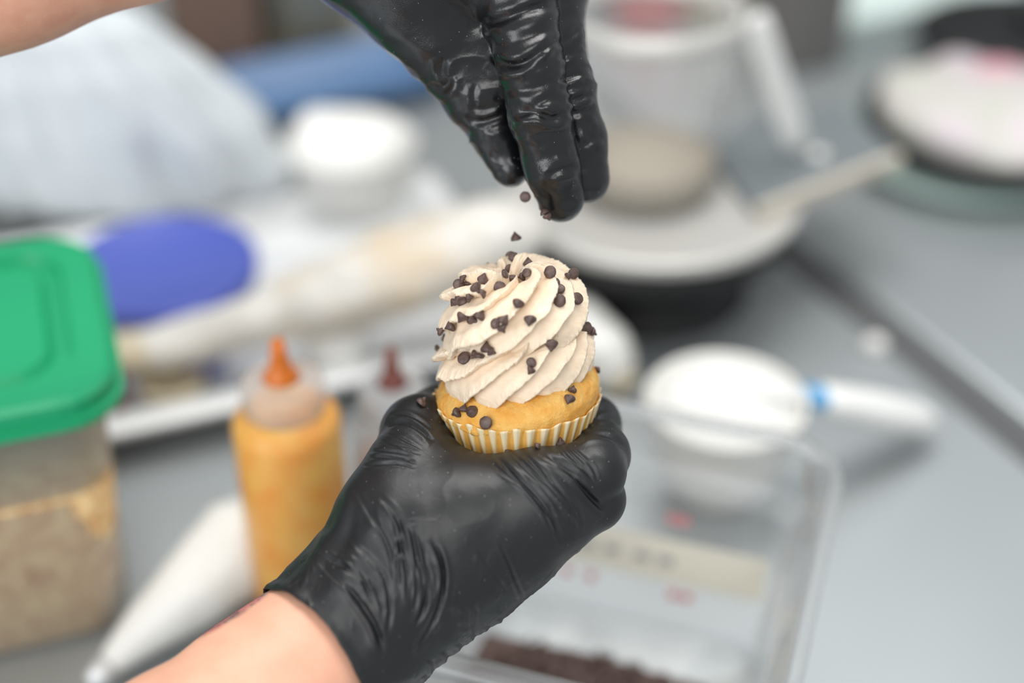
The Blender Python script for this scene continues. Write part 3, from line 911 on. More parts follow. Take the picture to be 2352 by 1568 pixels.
ZL = {'crown': ('dark chocolate chip on the crown of the frosting swirl, between its topmost petals', 'chips on the crown of the swirl'),
      'ul': ('dark chocolate chip on the shoulder of the upper frosting coil, thumb side', 'chips on the thumb side of the upper coil'),
      'uf': ('dark chocolate chip on the front face of the upper frosting coil', 'chips on the front of the upper coil'),
      'ur': ('dark chocolate chip on the upper frosting coil, on the side of the curled index finger', 'chips on the finger side of the upper coil'),
      'll': ('dark chocolate chip at the notch between the two frosting coils, thumb side', 'chips in the notch between the coils'),
      'lf': ('dark chocolate chip in the clump resting on a ridge of the lower frosting coil', 'clump of chips on the lower coil')}
cr = lambda x, y: (960 + x * 0.33165, 540 + y * 0.33165)
LIST = [  # crop x, y, kind (d: flat base shown, number: tip points that way in the picture), variant, zone, scale
    (630, 122, 'd', 0, 'crown', 1.0), (657, 168, 'd', 1, 'crown', 1.05), (757, 195, 90, 0, 'crown', 1.0), (545, 196, 140, 2, 'crown', 0.95), (467, 182, 170, 1, 'crown', 0.7),
    (617, 236, 'd', 1, 'crown', 0.95), (608, 272, 200, 2, 'crown', 0.95), (640, 304, 250, 0, 'crown', 1.0), (735, 287, 190, 2, 'crown', 0.9), (768, 262, 'd', 0, 'crown', 0.85),
    (462, 296, 60, 0, 'crown', 1.1), (557, 350, 'd', 1, 'crown', 1.15),
    (318, 292, 160, 1, 'ul', 0.85), (283, 362, 'd', 1, 'ul', 1.15), (355, 342, 100, 2, 'ul', 0.85), (405, 374, 300, 2, 'ul', 1.15), (445, 392, 20, 1, 'ul', 0.9),
    (300, 440, 'u', 3, 'ul', 1.25), (352, 422, 10, 2, 'ul', 0.9), (268, 472, 240, 0, 'ul', 0.95),
    (697, 492, 260, 1, 'uf', 1.15), (783, 596, 270, 0, 'uf', 1.15), (310, 570, 240, 0, 'uf', 1.15), (385, 586, 330, 2, 'uf', 1.15), (435, 560, 60, 0, 'uf', 1.15),
    (545, 618, 'u', 3, 'uf', 1.05), (602, 594, 50, 0, 'uf', 1.15), (578, 640, 300, 2, 'uf', 0.95),
    (925, 262, 'd', 1, 'ur', 1.2), (1068, 272, 'd', 1, 'ur', 1.0), (1042, 292, 270, 0, 'ur', 0.75), (1106, 280, 0, 2, 'ur', 0.8), (974, 340, 10, 3, 'ur', 0.95), (980, 388, 'd', 0, 'ur', 1.05),
    (980, 463, 'd', 1, 'ur', 1.2), (1090, 450, 'd', 1, 'ur', 1.2),
    (220, 622, 200, 0, 'll', 1.05), (166, 660, 150, 2, 'll', 0.9), (176, 730, 130, 0, 'll', 0.8), (108, 770, 180, 1, 'll', 0.75),
    (332, 866, 'd', 1, 'lf', 1.2), (402, 842, 230, 2, 'lf', 1.0), (440, 818, 60, 3, 'lf', 1.05), (486, 786, 80, 0, 'lf', 1.25), (512, 800, 340, 2, 'lf', 0.9),
]
LABELS = [
    'highest chocolate chip on the swirl, standing on the very peak',
    'second highest chocolate chip, flat base out, right under the peak chip',
    'cone shaped chocolate chip standing tip up on the crown, right of the peak',
    'chocolate chip on the crown just left of the peak pair',
    'small chocolate chip half hidden on the back left edge of the crown',
    'chocolate chip in the crown hollow, topmost of the column of three',
    'chocolate chip in the crown hollow, middle of the column of three',
    'chocolate chip in the crown hollow, lowest of the column of three',
    'left one of two touching chocolate chips in the crown hollow',
    'right one of two touching chocolate chips in the crown hollow',
    'cone shaped chocolate chip pointing up on the left front of the crown',
    'large round chocolate chip with flat base out at the front of the crown',
    'small chocolate chip on the topmost left edge of the swirl',
    'large flat chocolate chip on the upper left shoulder of the swirl',
    'small chocolate chip between the flat chip and the dark clump, upper left shoulder',
    'biggest dark chocolate chip in the clump on the upper left shoulder',
    'chocolate chip at the right end of the clump on the upper left shoulder',
    'ring shaped chocolate chip with a hollow centre on the upper left shoulder',
    'chocolate chip touching the right side of the ring shaped chip',
    'chocolate chip under the ring shaped chip, at the ridge edge',
    'lone chocolate chip at the centre of the upper coil, pointing down',
    'triangular chocolate chip pointing down, right of the pair on the upper coil',
    'left chocolate chip of three in a row on the left front of the upper coil',
    'middle chocolate chip of three in a row on the left front of the upper coil',
    'right chocolate chip of three in a row on the left front of the upper coil',
    'hollow chocolate chip, left of the cluster at the front of the upper coil',
    'wedge shaped chocolate chip, right of the cluster at the front of the upper coil',
    'lowest chocolate chip of the cluster at the front of the upper coil',
    'large round chocolate chip heading the column down the right of the swirl',
    'chocolate chip in the centre of the trio on the upper right shoulder',
    'small chocolate chip on the near side of the upper right shoulder trio',
    'small chocolate chip on the outer edge of the upper right shoulder trio',
    'broken chocolate chip second in the column down the right of the swirl',
    'chocolate chip third in the column down the right of the swirl',
    'round chocolate chip at the foot of the column down the right of the swirl',
    'lone round chocolate chip on the right flank, flat base out',
    'chocolate chip nearest the front at the left edge of the upper coil bottom',
    'chocolate chip on the left outline of the swirl, upper of the edge chips',
    'chocolate chip tucked in the notch between the two coils, left side',
    'small chocolate chip on the left outline of the lower coil',
    'round chocolate chip with flat base out beside the clump on the lower coil',
    'chocolate chip at the lower left end of the clump on the lower coil',
    'broken chocolate chip in the middle of the clump on the lower coil',
    'tallest chocolate chip of the clump on the lower coil, tip up',
    'chocolate chip at the right end of the clump on the lower coil',
]
assert len(LABELS) == len(LIST)
UNIQUE = [
    (1146, 634, 'd', 1, 'chocolate chip with its flat base out, innermost of three at the right swirl edge', 1.15),
    (1176, 656, 20, 0, 'chocolate chip in the middle of three jutting from the right edge of the swirl', 1.1),
    (1200, 676, 340, 2, 'chocolate chip at the outer end of three jutting from the right edge of the swirl', 0.95),
    (928, 765, 270, 0, 'lone chocolate chip pointing down on the right ridges of the lower frosting coil', 1.2),
    (790, 885, 'd', 2, 'chocolate chip piece lodged in a groove low on the front of the lower coil', 1.0),
    (786, 932, 230, 0, 'curved sliver of chocolate chip just below another piece low on the front of the swirl', 0.85),
    (278, 1232, 200, 2, 'chocolate chip at the outer end of three on the broken cake edge above the liner', 1.05),
    (328, 1210, 80, 0, 'chocolate chip with raised tip, middle of three on the broken cake edge', 0.95),
    (380, 1224, 'u', 1, 'rounded chocolate chip, inner end of three on the broken cake edge', 1.15),
    (483, 1298, 'd', 1, 'chocolate chip with its flat round base out, stuck where cake meets paper liner', 1.2),
    (1063, 1078, 70, 2, 'crumb coated chocolate chip under the frosting edge, upper of two on the cake', 0.9),
    (1046, 1142, 250, 0, 'crumb coated chocolate chip on the golden cake, lower of two below the frosting', 1.05),
    (1243, 928, 30, 1, 'chocolate chip on the far right rim of the golden cake', 0.8),
    (26, 1166, 60, 2, 'lone chocolate chip lying on the gloved thumb beside the cupcake', 1.1),
    (985, 1424, 90, 2, 'chocolate chip between paper liner and gloved index finger', 1.0),
    (832, 1472, 60, 1, 'chocolate chip half sunk between paper liner and glove, middle of three', 0.8),
    (615, 1492, 120, 1, 'chocolate chip at the bottom front of the liner, touching the glove web', 0.9),
]
def place(cx, cy, kind, var, label, group, s):
    loc, n = hit(*cr(cx, cy))
    n = n.normalized()
    if n.dot(VIEWV) < 0: n = -n
    if kind == 'd': ax = -(n * 0.35 + VIEWV * 0.75) + img_dir(random.uniform(0, 360)) * 0.25
    elif kind == 'u': ax = n * 0.6 + VIEWV * 0.6
    else:
        ax = img_dir(kind); ax = ax - n * (ax.dot(n)) * 0.6 + VIEWV * random.uniform(-0.25, 0.25)
    chip(loc + n * 0.0009, ax, var, label, group, s, random.uniform(0, 6.28))
for (cx, cy, kind, var, zone, s), lab in zip(LIST, LABELS): place(cx, cy, kind, var, lab, ZL[zone][1], s)
for cx, cy, kind, var, label, s in UNIQUE: place(cx, cy, kind, var, label, None, s)
def free_chip(px, py, z, ax, var, label, s): chip(v2w(view(px, py, z)[None])[0], ax, var, label, None, s)
free_chip(1207, 452, 4, -VIEWV + img_dir(40) * 0.2, 1, 'round chocolate chip in mid-air just below the gloved thumb tip', 1.05)
free_chip(1185, 545, 2, img_dir(100) + VIEWV * 0.2, 0, 'chocolate chip falling in mid-air just above the frosting peak', 1.05)
free_chip(1249, 486, 14, img_dir(120), 1, 'chocolate chip slipping off the gloved index fingertip, upper of two', 0.9)
free_chip(1257, 497, 13, img_dir(300), 2, 'chocolate chip leaving the gloved index fingertip, lower of two', 0.9)

# ================================================================== things on the counter
def stand(px, py, z=0.0):
    p = at(px, py, z); return np.array([p[0], p[1], CT + z])

# ---- clear tub with chips (under the lower hand)
corner = at(1958, 1012, 0.14); a_t = R_(-18.0)
e1 = np.array([math.cos(a_t), math.sin(a_t), 0]); e2 = np.array([-math.sin(a_t), math.cos(a_t), 0])
TW, TD, TH = 0.215, 0.215, 0.14
tc_ = corner - e1 * TW / 2 - e2 * TD / 2; tc_[2] = CT
tub = empty('clear_tub', tc_, 'square clear plastic tub with a heap of chocolate chips, below the hand', 'tub')
hw = TW / 2; ht = hw - 0.014; hb = hw - 0.026
V, F = rr_loft([(hb - 0.004, hb - 0.004, 0.02, 0.0015), (hb, hb, 0.024, 0.006), (ht - 0.004, ht - 0.004, 0.026, 0.098), (ht + 0.004, ht + 0.004, 0.03, 0.104), (ht + 0.005, ht + 0.005, 0.03, 0.136)], a_t, tc_, close_first=True)
body = obj('tub_wall', V, F, M['clear'], tub)
V, F = rr_loft([(ht + 0.004, ht + 0.004, 0.03, 0.134), (ht + 0.006, ht + 0.006, 0.032, 0.140), (hw - 0.002, hw - 0.002, 0.036, 0.140), (hw, hw, 0.037, 0.137), (hw, hw, 0.037, 0.129), (hw - 0.002, hw - 0.002, 0.036, 0.129), (hw - 0.002, hw - 0.002, 0.036, 0.1365), (ht + 0.006, ht + 0.006, 0.032, 0.1365)], a_t, tc_)
obj('rim', V, F, M['clear_rim'], tub)
V, F = rr_loft([(ht - 0.0045, ht - 0.0045, 0.026, 0.094), (ht + 0.0045, ht + 0.0045, 0.03, 0.1035), (ht + 0.0052, ht + 0.0052, 0.03, 0.106)], a_t, tc_)
obj('shoulder', V, F, M['clear_rim'], tub)
def on_far_wall(x0, x1, z0, z1, name, mt, off=0.0012, parent=tub):
    # strip on the outside of the tub's far wall
    def y(z): return hb + (ht - 0.004 - hb) * (z - 0.006) / 0.092 + off
    V = np.array([(x, y(z) + o, z) for o in (0, 0.0004) for x, z in ((x0, z0), (x1, z0), (x1, z1), (x0, z1))])
    F = [(0, 1, 2, 3), (7, 6, 5, 4), (0, 4, 5, 1), (1, 5, 6, 2), (2, 6, 7, 3), (3, 7, 4, 0)]
    return obj(name, rotz(V, a_t) + tc_, F, mt, parent, smooth=False)
tp = on_far_wall(-0.074, 0.074, 0.030, 0.060, 'tape_label', M['tape'])
for x in (-0.035, -0.02, -0.002, 0.012): on_far_wall(x, x + 0.009, 0.043, 0.048, 'handwriting', M['ink'], -0.0004, tp)
for x, z in ((0.015, 0.072), (0.022, 0.072), (-0.045, 0.018), (-0.03, 0.018), (0.02, 0.018), (0.028, 0.018)):
    on_far_wall(x, x + 0.0055, z, z + 0.006, 'graduation_mark', M['red_ink'])

# heap of chips in the tub
hp = tc_ + e1 * -0.012 - e2 * 0.016
def heap_h(x, y): return 0.030 * np.exp(-((x / 0.052) ** 2 + (y / 0.042) ** 2) * 0.9) - 0.004
rr_ = random.Random(3)
parts = []
n_r = 26; gx = np.linspace(-0.072, 0.072, n_r)
GX, GY = np.meshgrid(gx * 0.92, gx * 0.76, indexing='ij')
HV = np.stack([GX, GY, np.maximum(heap_h(GX, GY), 0.0) + 0.003], -1).reshape(-1, 3)
keep = []
ii = np.arange(n_r - 1)[:, None] * n_r + np.arange(n_r - 1)[None, :]
parts.append((rotz(HV, a_t) + hp, np.stack([ii, ii + n_r, ii + n_r + 1, ii + 1], -1).reshape(-1, 4).tolist()))
cv, cf = lathe([(0, 0), (0.0021, 0.0002), (0.0021, 0.001), (0.001, 0.0024), (0, 0.0034)], 7)
def heap_pos(r):
    while True:
        x, y = r.gauss(0, 0.030), r.gauss(0, 0.024)
        if abs(x) < 0.072 and abs(y) < 0.055: return x, y
for k in range(700):
    x, y = heap_pos(rr_)
    q = Vector((rr_.gauss(0, 1), rr_.gauss(0, 1), rr_.gauss(0, 1))).to_track_quat('Z', 'Y').to_matrix()
    v = cv @ np.array(q).T + np.array([x, y, max(heap_h(x, y), 0) + 0.004])
    parts.append((rotz(v, a_t) + hp, cf))
V, F = joinm(*parts)
obj('chip_heap', V, F, M['chocolate'], None, tuple(hp), smooth=True, label='mass of dark chocolate chips heaped on the floor of the clear tub', cat='chocolate chips', kind='stuff')
for k in range(230):
    x, y = heap_pos(rr_)
    y = abs(y) if rr_.random() < 0.7 else y
    p = rotz(np.array([[x, y, max(heap_h(x, y), 0) + 0.0068]]), a_t)[0] + hp
    chip(p, (rr_.gauss(0, 1), rr_.gauss(0, 1), rr_.gauss(0.5, 1)), rr_.randrange(4), 'dark chocolate chip on top of the heap inside the clear tub', 'chips on the heap in the clear tub', 1.0, rr_.uniform(0, 6))

# one chip that rolled away from the heap
q = at(1525, 1548, 0.0055); chip(np.array([q[0], q[1], CT + 0.0045]), (0.6, -0.3, 0.8), 0, 'lone dark chocolate chip on the clear tub floor, off to the side of the heap', None, 1.25)

# ---- white bowl with cream and a spatula
b0 = stand(1645, 1122)
bowl = empty('cream_bowl', b0, 'round white bowl piled with white cream, behind the clear tub', 'bowl')
V, F = lathe([(0, 0), (0.026, 0), (0.028, 0.004), (0.038, 0.02), (0.046, 0.045), (0.050, 0.072), (0.0515, 0.074), (0.0505, 0.0755), (0.048, 0.073), (0.042, 0.04), (0.0, 0.02)], 64, b0)
obj('bowl_body', V, F, M['white_ceramic'], bowl)
V, F = lathe([(0.047, 0.066), (0.044, 0.074), (0.034, 0.082), (0.02, 0.087), (0, 0.089)], 64, b0)
V[:, 2] += 0.002 * vnoise(V * 60, 5)
obj('whipped_cream', V, F, M['cream'], bowl, label='smooth white cream mounded above the rim')
pA = np.array(b0) + np.array([0.032, 0.0, 0.082]); pB = stand(2150, 968, 0.013)
d_ = pB - pA; Ls = np.linalg.norm(d_); d_ /= Ls
spat = empty('spatula', pB, 'spatula with white handle and blue collar leaning on the white bowl', 'spatula')
def along(t): return pA + d_ * t
side_ = np.cross(d_, [0, 0, 1]); side_ /= np.linalg.norm(side_)
tb = 0.030
V, F = tube([along(t) for t in (tb + 0.008, tb + 0.014, tb + 0.03, Ls * 0.6, Ls * 0.85, Ls - 0.008, Ls - 0.002)], [0.009, 0.012, 0.0135, 0.0155, 0.0145, 0.010, 0.003], 20, 0.8)
obj('handle', V, F, M['white'], spat)
V, F = tube([along(t) for t in (tb - 0.002, tb, tb + 0.010, tb + 0.012)], [0.008, 0.0095, 0.0095, 0.008], 20, 0.75)
obj('collar', V, F, M['blue'], spat, label='bright blue collar')
V, F = tube([along(t) for t in (-0.02, -0.016, 0.0, 0.02, tb)], [0.006, 0.013, 0.014, 0.010, 0.006], 16, 0.35)
obj('blade', V, F, M['white'], spat)

# ---- turntable
tt = stand(1500, 432, 0.09); tt0 = np.array([tt[0], tt[1], CT])
turn = empty('cake_turntable', tt0, 'pale round cake turntable on a black pedestal base', 'turntable')
V, F = lathe([(0, 0.078), (0.106, 0.079), (0.112, 0.081), (0.113, 0.088), (0.111, 0.091), (0.107, 0.090), (0, 0.090)], 96, tt0)
obj('disc', V, F, M['turntable'], turn)
V, F = lathe([(0, 0), (0.078, 0), (0.08, 0.004), (0.06, 0.012), (0.05, 0.03), (0.06, 0.045), (0.104, 0.056), (0.108, 0.060), (0.108, 0.078), (0, 0.078)], 64, tt0)
obj('pedestal', V, F, M['iron'], turn)

# ---- clear pitcher on the turntable
p0 = stand(1478, 425, 0.091)
pit = empty('clear_pitcher', p0, 'tall clear measuring pitcher standing on the pale turntable', 'pitcher')
V, F = lathe([(0, 0.002), (0.05, 0.0), (0.056, 0.004), (0.061, 0.132), (0.062, 0.134)], 64, p0)
obj('wall', V, F, M['clear_milky'], pit)
V, F = lathe([(0.060, 0.130), (0.0645, 0.130), (0.066, 0.134), (0.0645, 0.146), (0.061, 0.146), (0.060, 0.130)], 64, p0)
obj('rim', V, F, M['turntable'], pit, label='pale thick rim')
V, F = lathe([(0, 0.004), (0.051, 0.004), (0.0535, 0.026), (0.05, 0.029), (0, 0.030)], 48, p0)
obj('contents', V, F, mat('pale_contents', s2l(164, 152, 132), 0.6), pit, label='pale tan contents at the bottom')
V, F = tube([p0 + U * x + np.array([0, 0, z]) for x, z in ((0.06, 0.1), (0.08, 0.102), (0.092, 0.09), (0.092, 0.05), (0.08, 0.035), (0.056, 0.03))], 0.006, 12)
obj('handle', V, F, M['clear_milky'], pit)
# ---- white stick leaning
sA = stand(1832, 340, 0.104); sB = p0 + np.array([0.073, 0.0, 0.134])
V, F = tube([sA + (sB - sA) * t for t in (0, 0.02, 0.2, 0.8, 1.0, 1.02)], [0.006, 0.0105, 0.0115, 0.0115, 0.0105, 0.006], 16, 0.45, tuple(BACK))
obj('white_stirrer', V, F, M['white'], None, tuple(sA), label='slim white stick leaning against the clear pitcher on the turntable', cat='stirrer')
# ---- grey board lying on the turntable, reaching right
q = [at(*c, 0.098) for c in ((1735, 478), (2062, 352), (1930, 236), (1590, 300))]
cen = sum(q) / 4
bd = empty('serving_board', np.array([cen[0], cen[1], CT + 0.091]), 'flat grey board with a pale edge, one end on the pale turntable', 'board')
Vb = np.array([np.array([p[0], p[1], CT + z]) for z in (0.0912, 0.0990) for p in q])
Fb = [(3, 2, 1, 0), (4, 5, 6, 7), (0, 1, 5, 4), (1, 2, 6, 5), (2, 3, 7, 6), (3, 0, 4, 7)]
obj('board_top', Vb, Fb, M['slate'], bd, smooth=False)
n1_ = q[0] - q[3]; n1_ /= np.linalg.norm(n1_); n1_[2] = 0
Ve = []
for z in (0.0905, 0.1005):
    for p, o in ((q[0], 0.0), (q[1], 0.0), (q[1], 0.009), (q[0], 0.009)):
        pp = p + n1_ * o; Ve.append((pp[0], pp[1], CT + z))
obj('edge_strip', np.array(Ve), Fb, M['board_edge'], bd, smooth=False, label='pale beige edge strip')

dp = at(1880, 360, 0.0992)
V, F = lathe([(0, 0), (0.006, 0), (0.0075, 0.0015), (0.006, 0.004), (0.003, 0.006), (0, 0.0065)], 20, dp)
obj('cream_drop', V, F, M['white_ceramic'], None, tuple(dp), label='small pale drop of cream on the grey board near its pale edge', cat='dollop')

# ---- stand with pan and iced cake at the right
g0 = stand(2225, 318, 0.02); g0[2] = CT
gs = empty('cake_stand', g0, 'low mint green glass stand under the black pan at the right edge', 'stand')
V, F = lathe([(0, 0), (0.10, 0), (0.106, 0.003), (0.112, 0.012), (0.118, 0.016), (0.116, 0.018), (0.0, 0.018)], 64, g0)
obj('stand_body', V, F, M['mint'], gs)
pn = g0 + np.array([0.014, -0.004, 0.0182])
V, F = lathe([(0, 0), (0.090, 0), (0.102, 0.004), (0.112, 0.022), (0.114, 0.024), (0.110, 0.025), (0.100, 0.006), (0, 0.004)], 64, pn)
obj('round_pan', V, F, M['iron'], None, tuple(pn), label='black round pan holding a white iced cake, on the mint stand', cat='pan')
ck = empty('iced_cake', pn + np.array([0, 0, 0.0045]), 'low white iced cake with a pink patch, in the black round pan', 'cake')
V, F = lathe([(0, 0), (0.090, 0.002), (0.097, 0.016), (0.102, 0.028), (0.098, 0.036), (0.08, 0.045), (0.04, 0.050), (0, 0.050)], 64, pn + np.array([0, 0, 0.0045]))
V[:, 2] += np.where(V[:, 2] > pn[2] + 0.03, 0.010, 0) * vnoise(V * 26, 3)
m = mat('pale_icing', s2l(206, 203, 197), 0.55)
vary(m, 14, s2l(204, 203, 194), s2l(212, 200, 206), 0.4, 0.6)
obj('icing', V, F, m, ck)
V, F = lathe([(0, 0.004), (0.02, 0.003), (0.028, 0.0), (0, -0.004)], 24, pn + np.array([0.02, 0.045, 0.050]))
obj('pink_patch', V, F, M['pink'], ck, label='pink icing patch')
kb = stand(2350, 155, 0.0)
V, F = lathe([(0, 0), (0.09, 0), (0.1, 0.006), (0.112, 0.032), (0.116, 0.034), (0.115, 0.038), (0.09, 0.046), (0.0, 0.050)], 64, kb)
bl = empty('covered_pan', kb, 'black covered pan standing behind the white iced cake', 'pan')
obj('pan_body', V, F, M['black'], bl)
V, F = lathe([(0.012, 0.048), (0.012, 0.056), (0.02, 0.060), (0.02, 0.066), (0, 0.068)], 24, kb)
obj('lid_knob', V, F, M['black'], bl)
mb = stand(2075, 30, 0.0) + W * 0.06
V, F = box(0.24, 0.22, 0.028, mb, 0.004, 3, A26)
mbx = empty('cake_box', mb, 'pale mint cardboard box behind the black covered pan', 'box')
obj('carton', V, F, M['mint_box'], mbx, smooth=False)
V, F = box(0.246, 0.226, 0.014, mb + np.array([0, 0, 0.016]), 0.003, 2, A26)
obj('lid', V, F, M['mint_box'], mbx, smooth=False)

# ---- a dollop on the edge of the gap
dl = stand(2008, 800, 0.0)
V, F = lathe([(0, 0), (0.008, 0), (0.0095, 0.003), (0.008, 0.007), (0.004, 0.010), (0, 0.0115)], 24, dl)
obj('cream_dollop', V, F, M['cream'], None, tuple(dl), label='small white dollop of cream on the counter beside the dark gap', cat='dollop')

# ---- white bowl of cream (far)
w0 = stand(815, 468)
wb = empty('mixing_bowl', w0, 'deep white bowl heaped with cream standing behind the piping bags', 'bowl')
V, F = lathe([(0, 0), (0.04, 0), (0.043, 0.003), (0.050, 0.02), (0.056, 0.058), (0.0575, 0.061), (0.055, 0.062), (0.05, 0.04), (0, 0.02)], 64, w0)
obj('bowl_body', V, F, M['white_ceramic'], wb)
V, F = lathe([(0.0545, 0.054), (0.053, 0.064), (0.042, 0.076), (0.02, 0.076), (0, 0.072)], 64, w0)
V[:, 2] += 0.008 * vnoise(V * 28, 8)
obj('whipped_cream', V, F, M['cream'], wb)

# ---- big crumpled plastic bag
bg0 = stand(285, 425, 0.034)
nu, nv = 160, 90
th = np.linspace(0, 2 * np.pi, nu, endpoint=False); t = np.linspace(0, 1, nv)
T, S = np.meshgrid(th, t, indexing='ij')
shp = np.interp(S, [0, 0.1, 0.4, 0.7, 0.9, 0.97, 1], [0.94, 1.0, 0.93, 0.76, 0.56, 0.35, 0.0])
P = np.stack([np.cos(T) * 2, np.sin(T) * 2, S * 2], -1).reshape(-1, 3)
nz1 = fbm(P * 0.9, 71, 3).reshape(T.shape); fold = np.abs(fbm(P * np.array([2.2, 2.2, 0.7]), 72, 2)).reshape(T.shape)
rad = shp * (1 + 0.16 * nz1 - 0.28 * fold)
X = 0.158 * rad * np.cos(T) - 0.045 * S; Y = 0.062 * rad * np.sin(T); Z = 0.152 * np.minimum(1.0, S * 1.06) + 0.015 * nz1 * S
P = np.stack([X, Y, Z], -1).reshape(-1, 3) + bg0
i = np.arange(nu)[:, None] * nv + np.arange(nv - 1)[None, :]; j = (np.arange(nu)[:, None] + 1) % nu * nv + np.arange(nv - 1)[None, :]
obj('plastic_bag', P, np.stack([i, j, j + 1, i + 1], -1).reshape(-1, 4), M['bag'], None, tuple(bg0), label='large crumpled white plastic bag behind the round container with the blue lid', cat='bag')

# ---- round container with a blue lid
r0 = stand(372, 605, 0.058); r0[2] = CT + 0.0086
rc = empty('round_container', r0, 'round container with a flat periwinkle blue lid, behind the green lidded container', 'container')
V, F = lathe([(0, 0.001), (0.060, 0), (0.062, 0.003), (0.066, 0.044), (0.067, 0.046)], 64, r0)
obj('container_body', V, F, M['clear_milky'], rc)
V, F = lathe([(0.0685, 0.038), (0.0705, 0.038), (0.0715, 0.048), (0.070, 0.051), (0.064, 0.051), (0.061, 0.0485), (0.0, 0.0485)], 80, r0)
obj('lid', V, F, M['blue_lid'], rc, label='flat blue lid')

# ---- square container with a green lid
fr_ = at(292, 905, 0.185); br = at(160, 548, 0.185)
gd = br - fr_; gd[2] = 0; gang = math.atan2(gd[1], gd[0]) - math.pi / 2 - 0.09
GS = 0.178
g1 = np.array([math.cos(gang), math.sin(gang), 0]); g2 = np.array([-math.sin(gang), math.cos(gang), 0])
gc = fr_ - g1 * GS / 2 + g2 * GS / 2; gc[2] = CT
gcx = empty('storage_container', gc, 'clear square storage container of brown crumbs with a green lid', 'container')
h1, h0 = GS / 2 - 0.008, GS / 2 - 0.022
V, F = rr_loft([(h0 - 0.004, h0 - 0.004, 0.02, 0.001), (h0, h0, 0.022, 0.005), (h1 - 0.003, h1 - 0.003, 0.026, 0.168), (h1, h1, 0.028, 0.172), (h1, h1, 0.028, 0.178)], gang, gc, close_first=True)
obj('container_wall', V, F, M['box_plastic'], gcx)
V, F = rr_loft([(h0 - 0.005, h0 - 0.005, 0.018, 0.003), (h0 - 0.002, h0 - 0.002, 0.02, 0.007), (h0 + 0.0075, h0 + 0.0075, 0.022, 0.115), (h0 + 0.004, h0 + 0.004, 0.02, 0.118), (0.02, 0.02, 0.01, 0.121)], gang, gc, close_first=True, close_last=True)
obj('crumbs', V, F, M['crumbs'], gcx, kind='stuff', label='brown speckled crumbs filling the container')
hl = GS / 2
V, F = rr_loft([(hl - 0.003, hl - 0.003, 0.03, 0.168), (hl, hl, 0.032, 0.169), (hl, hl, 0.032, 0.174), (hl - 0.003, hl - 0.003, 0.031, 0.1745), (hl - 0.003, hl - 0.003, 0.031, 0.183), (hl - 0.006, hl - 0.006, 0.030, 0.186),
                (hl - 0.022, hl - 0.022, 0.026, 0.186), (hl - 0.024, hl - 0.024, 0.025, 0.180), (hl - 0.033, hl - 0.033, 0.022, 0.180), (hl - 0.036, hl - 0.036, 0.02, 0.185)], gang, gc, close_last=True)
obj('lid', V, F, M['green'], gcx, smooth=False, label='green lid with a raised centre panel')
def on_front(x0, x1, z0, z1):
    V = np.array([(x, -(h0 + (h1 - h0) * z / 0.17) - 0.0006 - o, z) for o in (0, 0.0004) for x, z in ((x0, z0), (x1, z0), (x1, z1), (x0, z1))])
    return rotz(V, gang) + gc, [(0, 1, 2, 3), (7, 6, 5, 4), (0, 4, 5, 1), (1, 5, 6, 2), (2, 6, 7, 3), (3, 7, 4, 0)]
for x in (-0.012, -0.002): obj('graduation_mark', *on_front(x, x + 0.006, 0.130, 0.136), M['red_ink'], gcx, smooth=False)

# ---- sheet pan along the counter
pa = at(248, 1010, 0.026); pb = at(990, 842, 0.026)
pd = pb - pa; pd[2] = 0; pang = math.atan2(pd[1], pd[0]); pu = pd / np.linalg.norm(pd); pw = np.array([-pu[1], pu[0], 0])
SPX, SPY = 0.42, 0.285
pc = pa + pu * (SPX / 2 - 0.1) + pw * (SPY / 2); pc[2] = CT
sp = empty('sheet_pan', pc, 'silver rimmed sheet pan lying under the piping bag and white jar', 'pan')
X2, Y2 = SPX / 2, SPY / 2
V, F = rr_loft([(X2 - 0.026, Y2 - 0.026, 0.02, 0.0062), (X2 - 0.024, Y2 - 0.024, 0.02, 0.008), (X2 - 0.021, Y2 - 0.021, 0.022, 0.028), (X2 - 0.019, Y2 - 0.019, 0.023, 0.0305), (X2 - 0.003, Y2 - 0.003, 0.026, 0.0300), (X2, Y2, 0.027, 0.0285), (X2, Y2, 0.027, 0.0235), (X2 - 0.0015, Y2 - 0.0015, 0.026, 0.0235), (X2 - 0.003, Y2 - 0.003, 0.026, 0.0285), (X2 - 0.02, Y2 - 0.02, 0.022, 0.0285)], pang, pc, close_first=True)
obj('tray', V, F, M['aluminium'], sp)
V, F = rr_loft([(X2 - 0.034, Y2 - 0.034, 0.02, 0.0), (X2 - 0.031, Y2 - 0.031, 0.02, 0.006)], pang, pc, close_first=True, close_last=True)
obj('base_rim', V, F, M['steel_edge'], sp)

# ---- piping bags
def bag(name, path, radii, mt, seed, label, flat=0.8, tip=None, amp=0.006):
    n, k = 48, 60
    pts = np.array(path, float); ks = np.linspace(0, len(pts) - 1, k)
    cs = [np.interp(ks, np.arange(len(pts)), pts[:, j]) for j in range(3)]; rr = np.interp(ks, np.arange(len(pts)), radii)
    for _ in range(4):
        for c in cs: c[1:-1] = (c[:-2] + 2 * c[1:-1] + c[2:]) / 4
        rr[1:-1] = (rr[:-2] + 2 * rr[1:-1] + rr[2:]) / 4
    V, F = tube(np.stack(cs, 1), rr, n, flat)
    Rk = np.repeat(rr, n)[:, None]; C = np.repeat(np.stack(cs, 1), n, 0)
    dirv = (V - C) / np.maximum(np.linalg.norm(V - C, axis=1), 1e-6)[:, None]
    V = V + dirv * (fbm(V * 32, seed, 3) * amp * np.clip(Rk[:, 0] / 0.02, 0.2, 1))[:, None]
    return V, F
fp = lambda px, py, z: at(px, py, z)
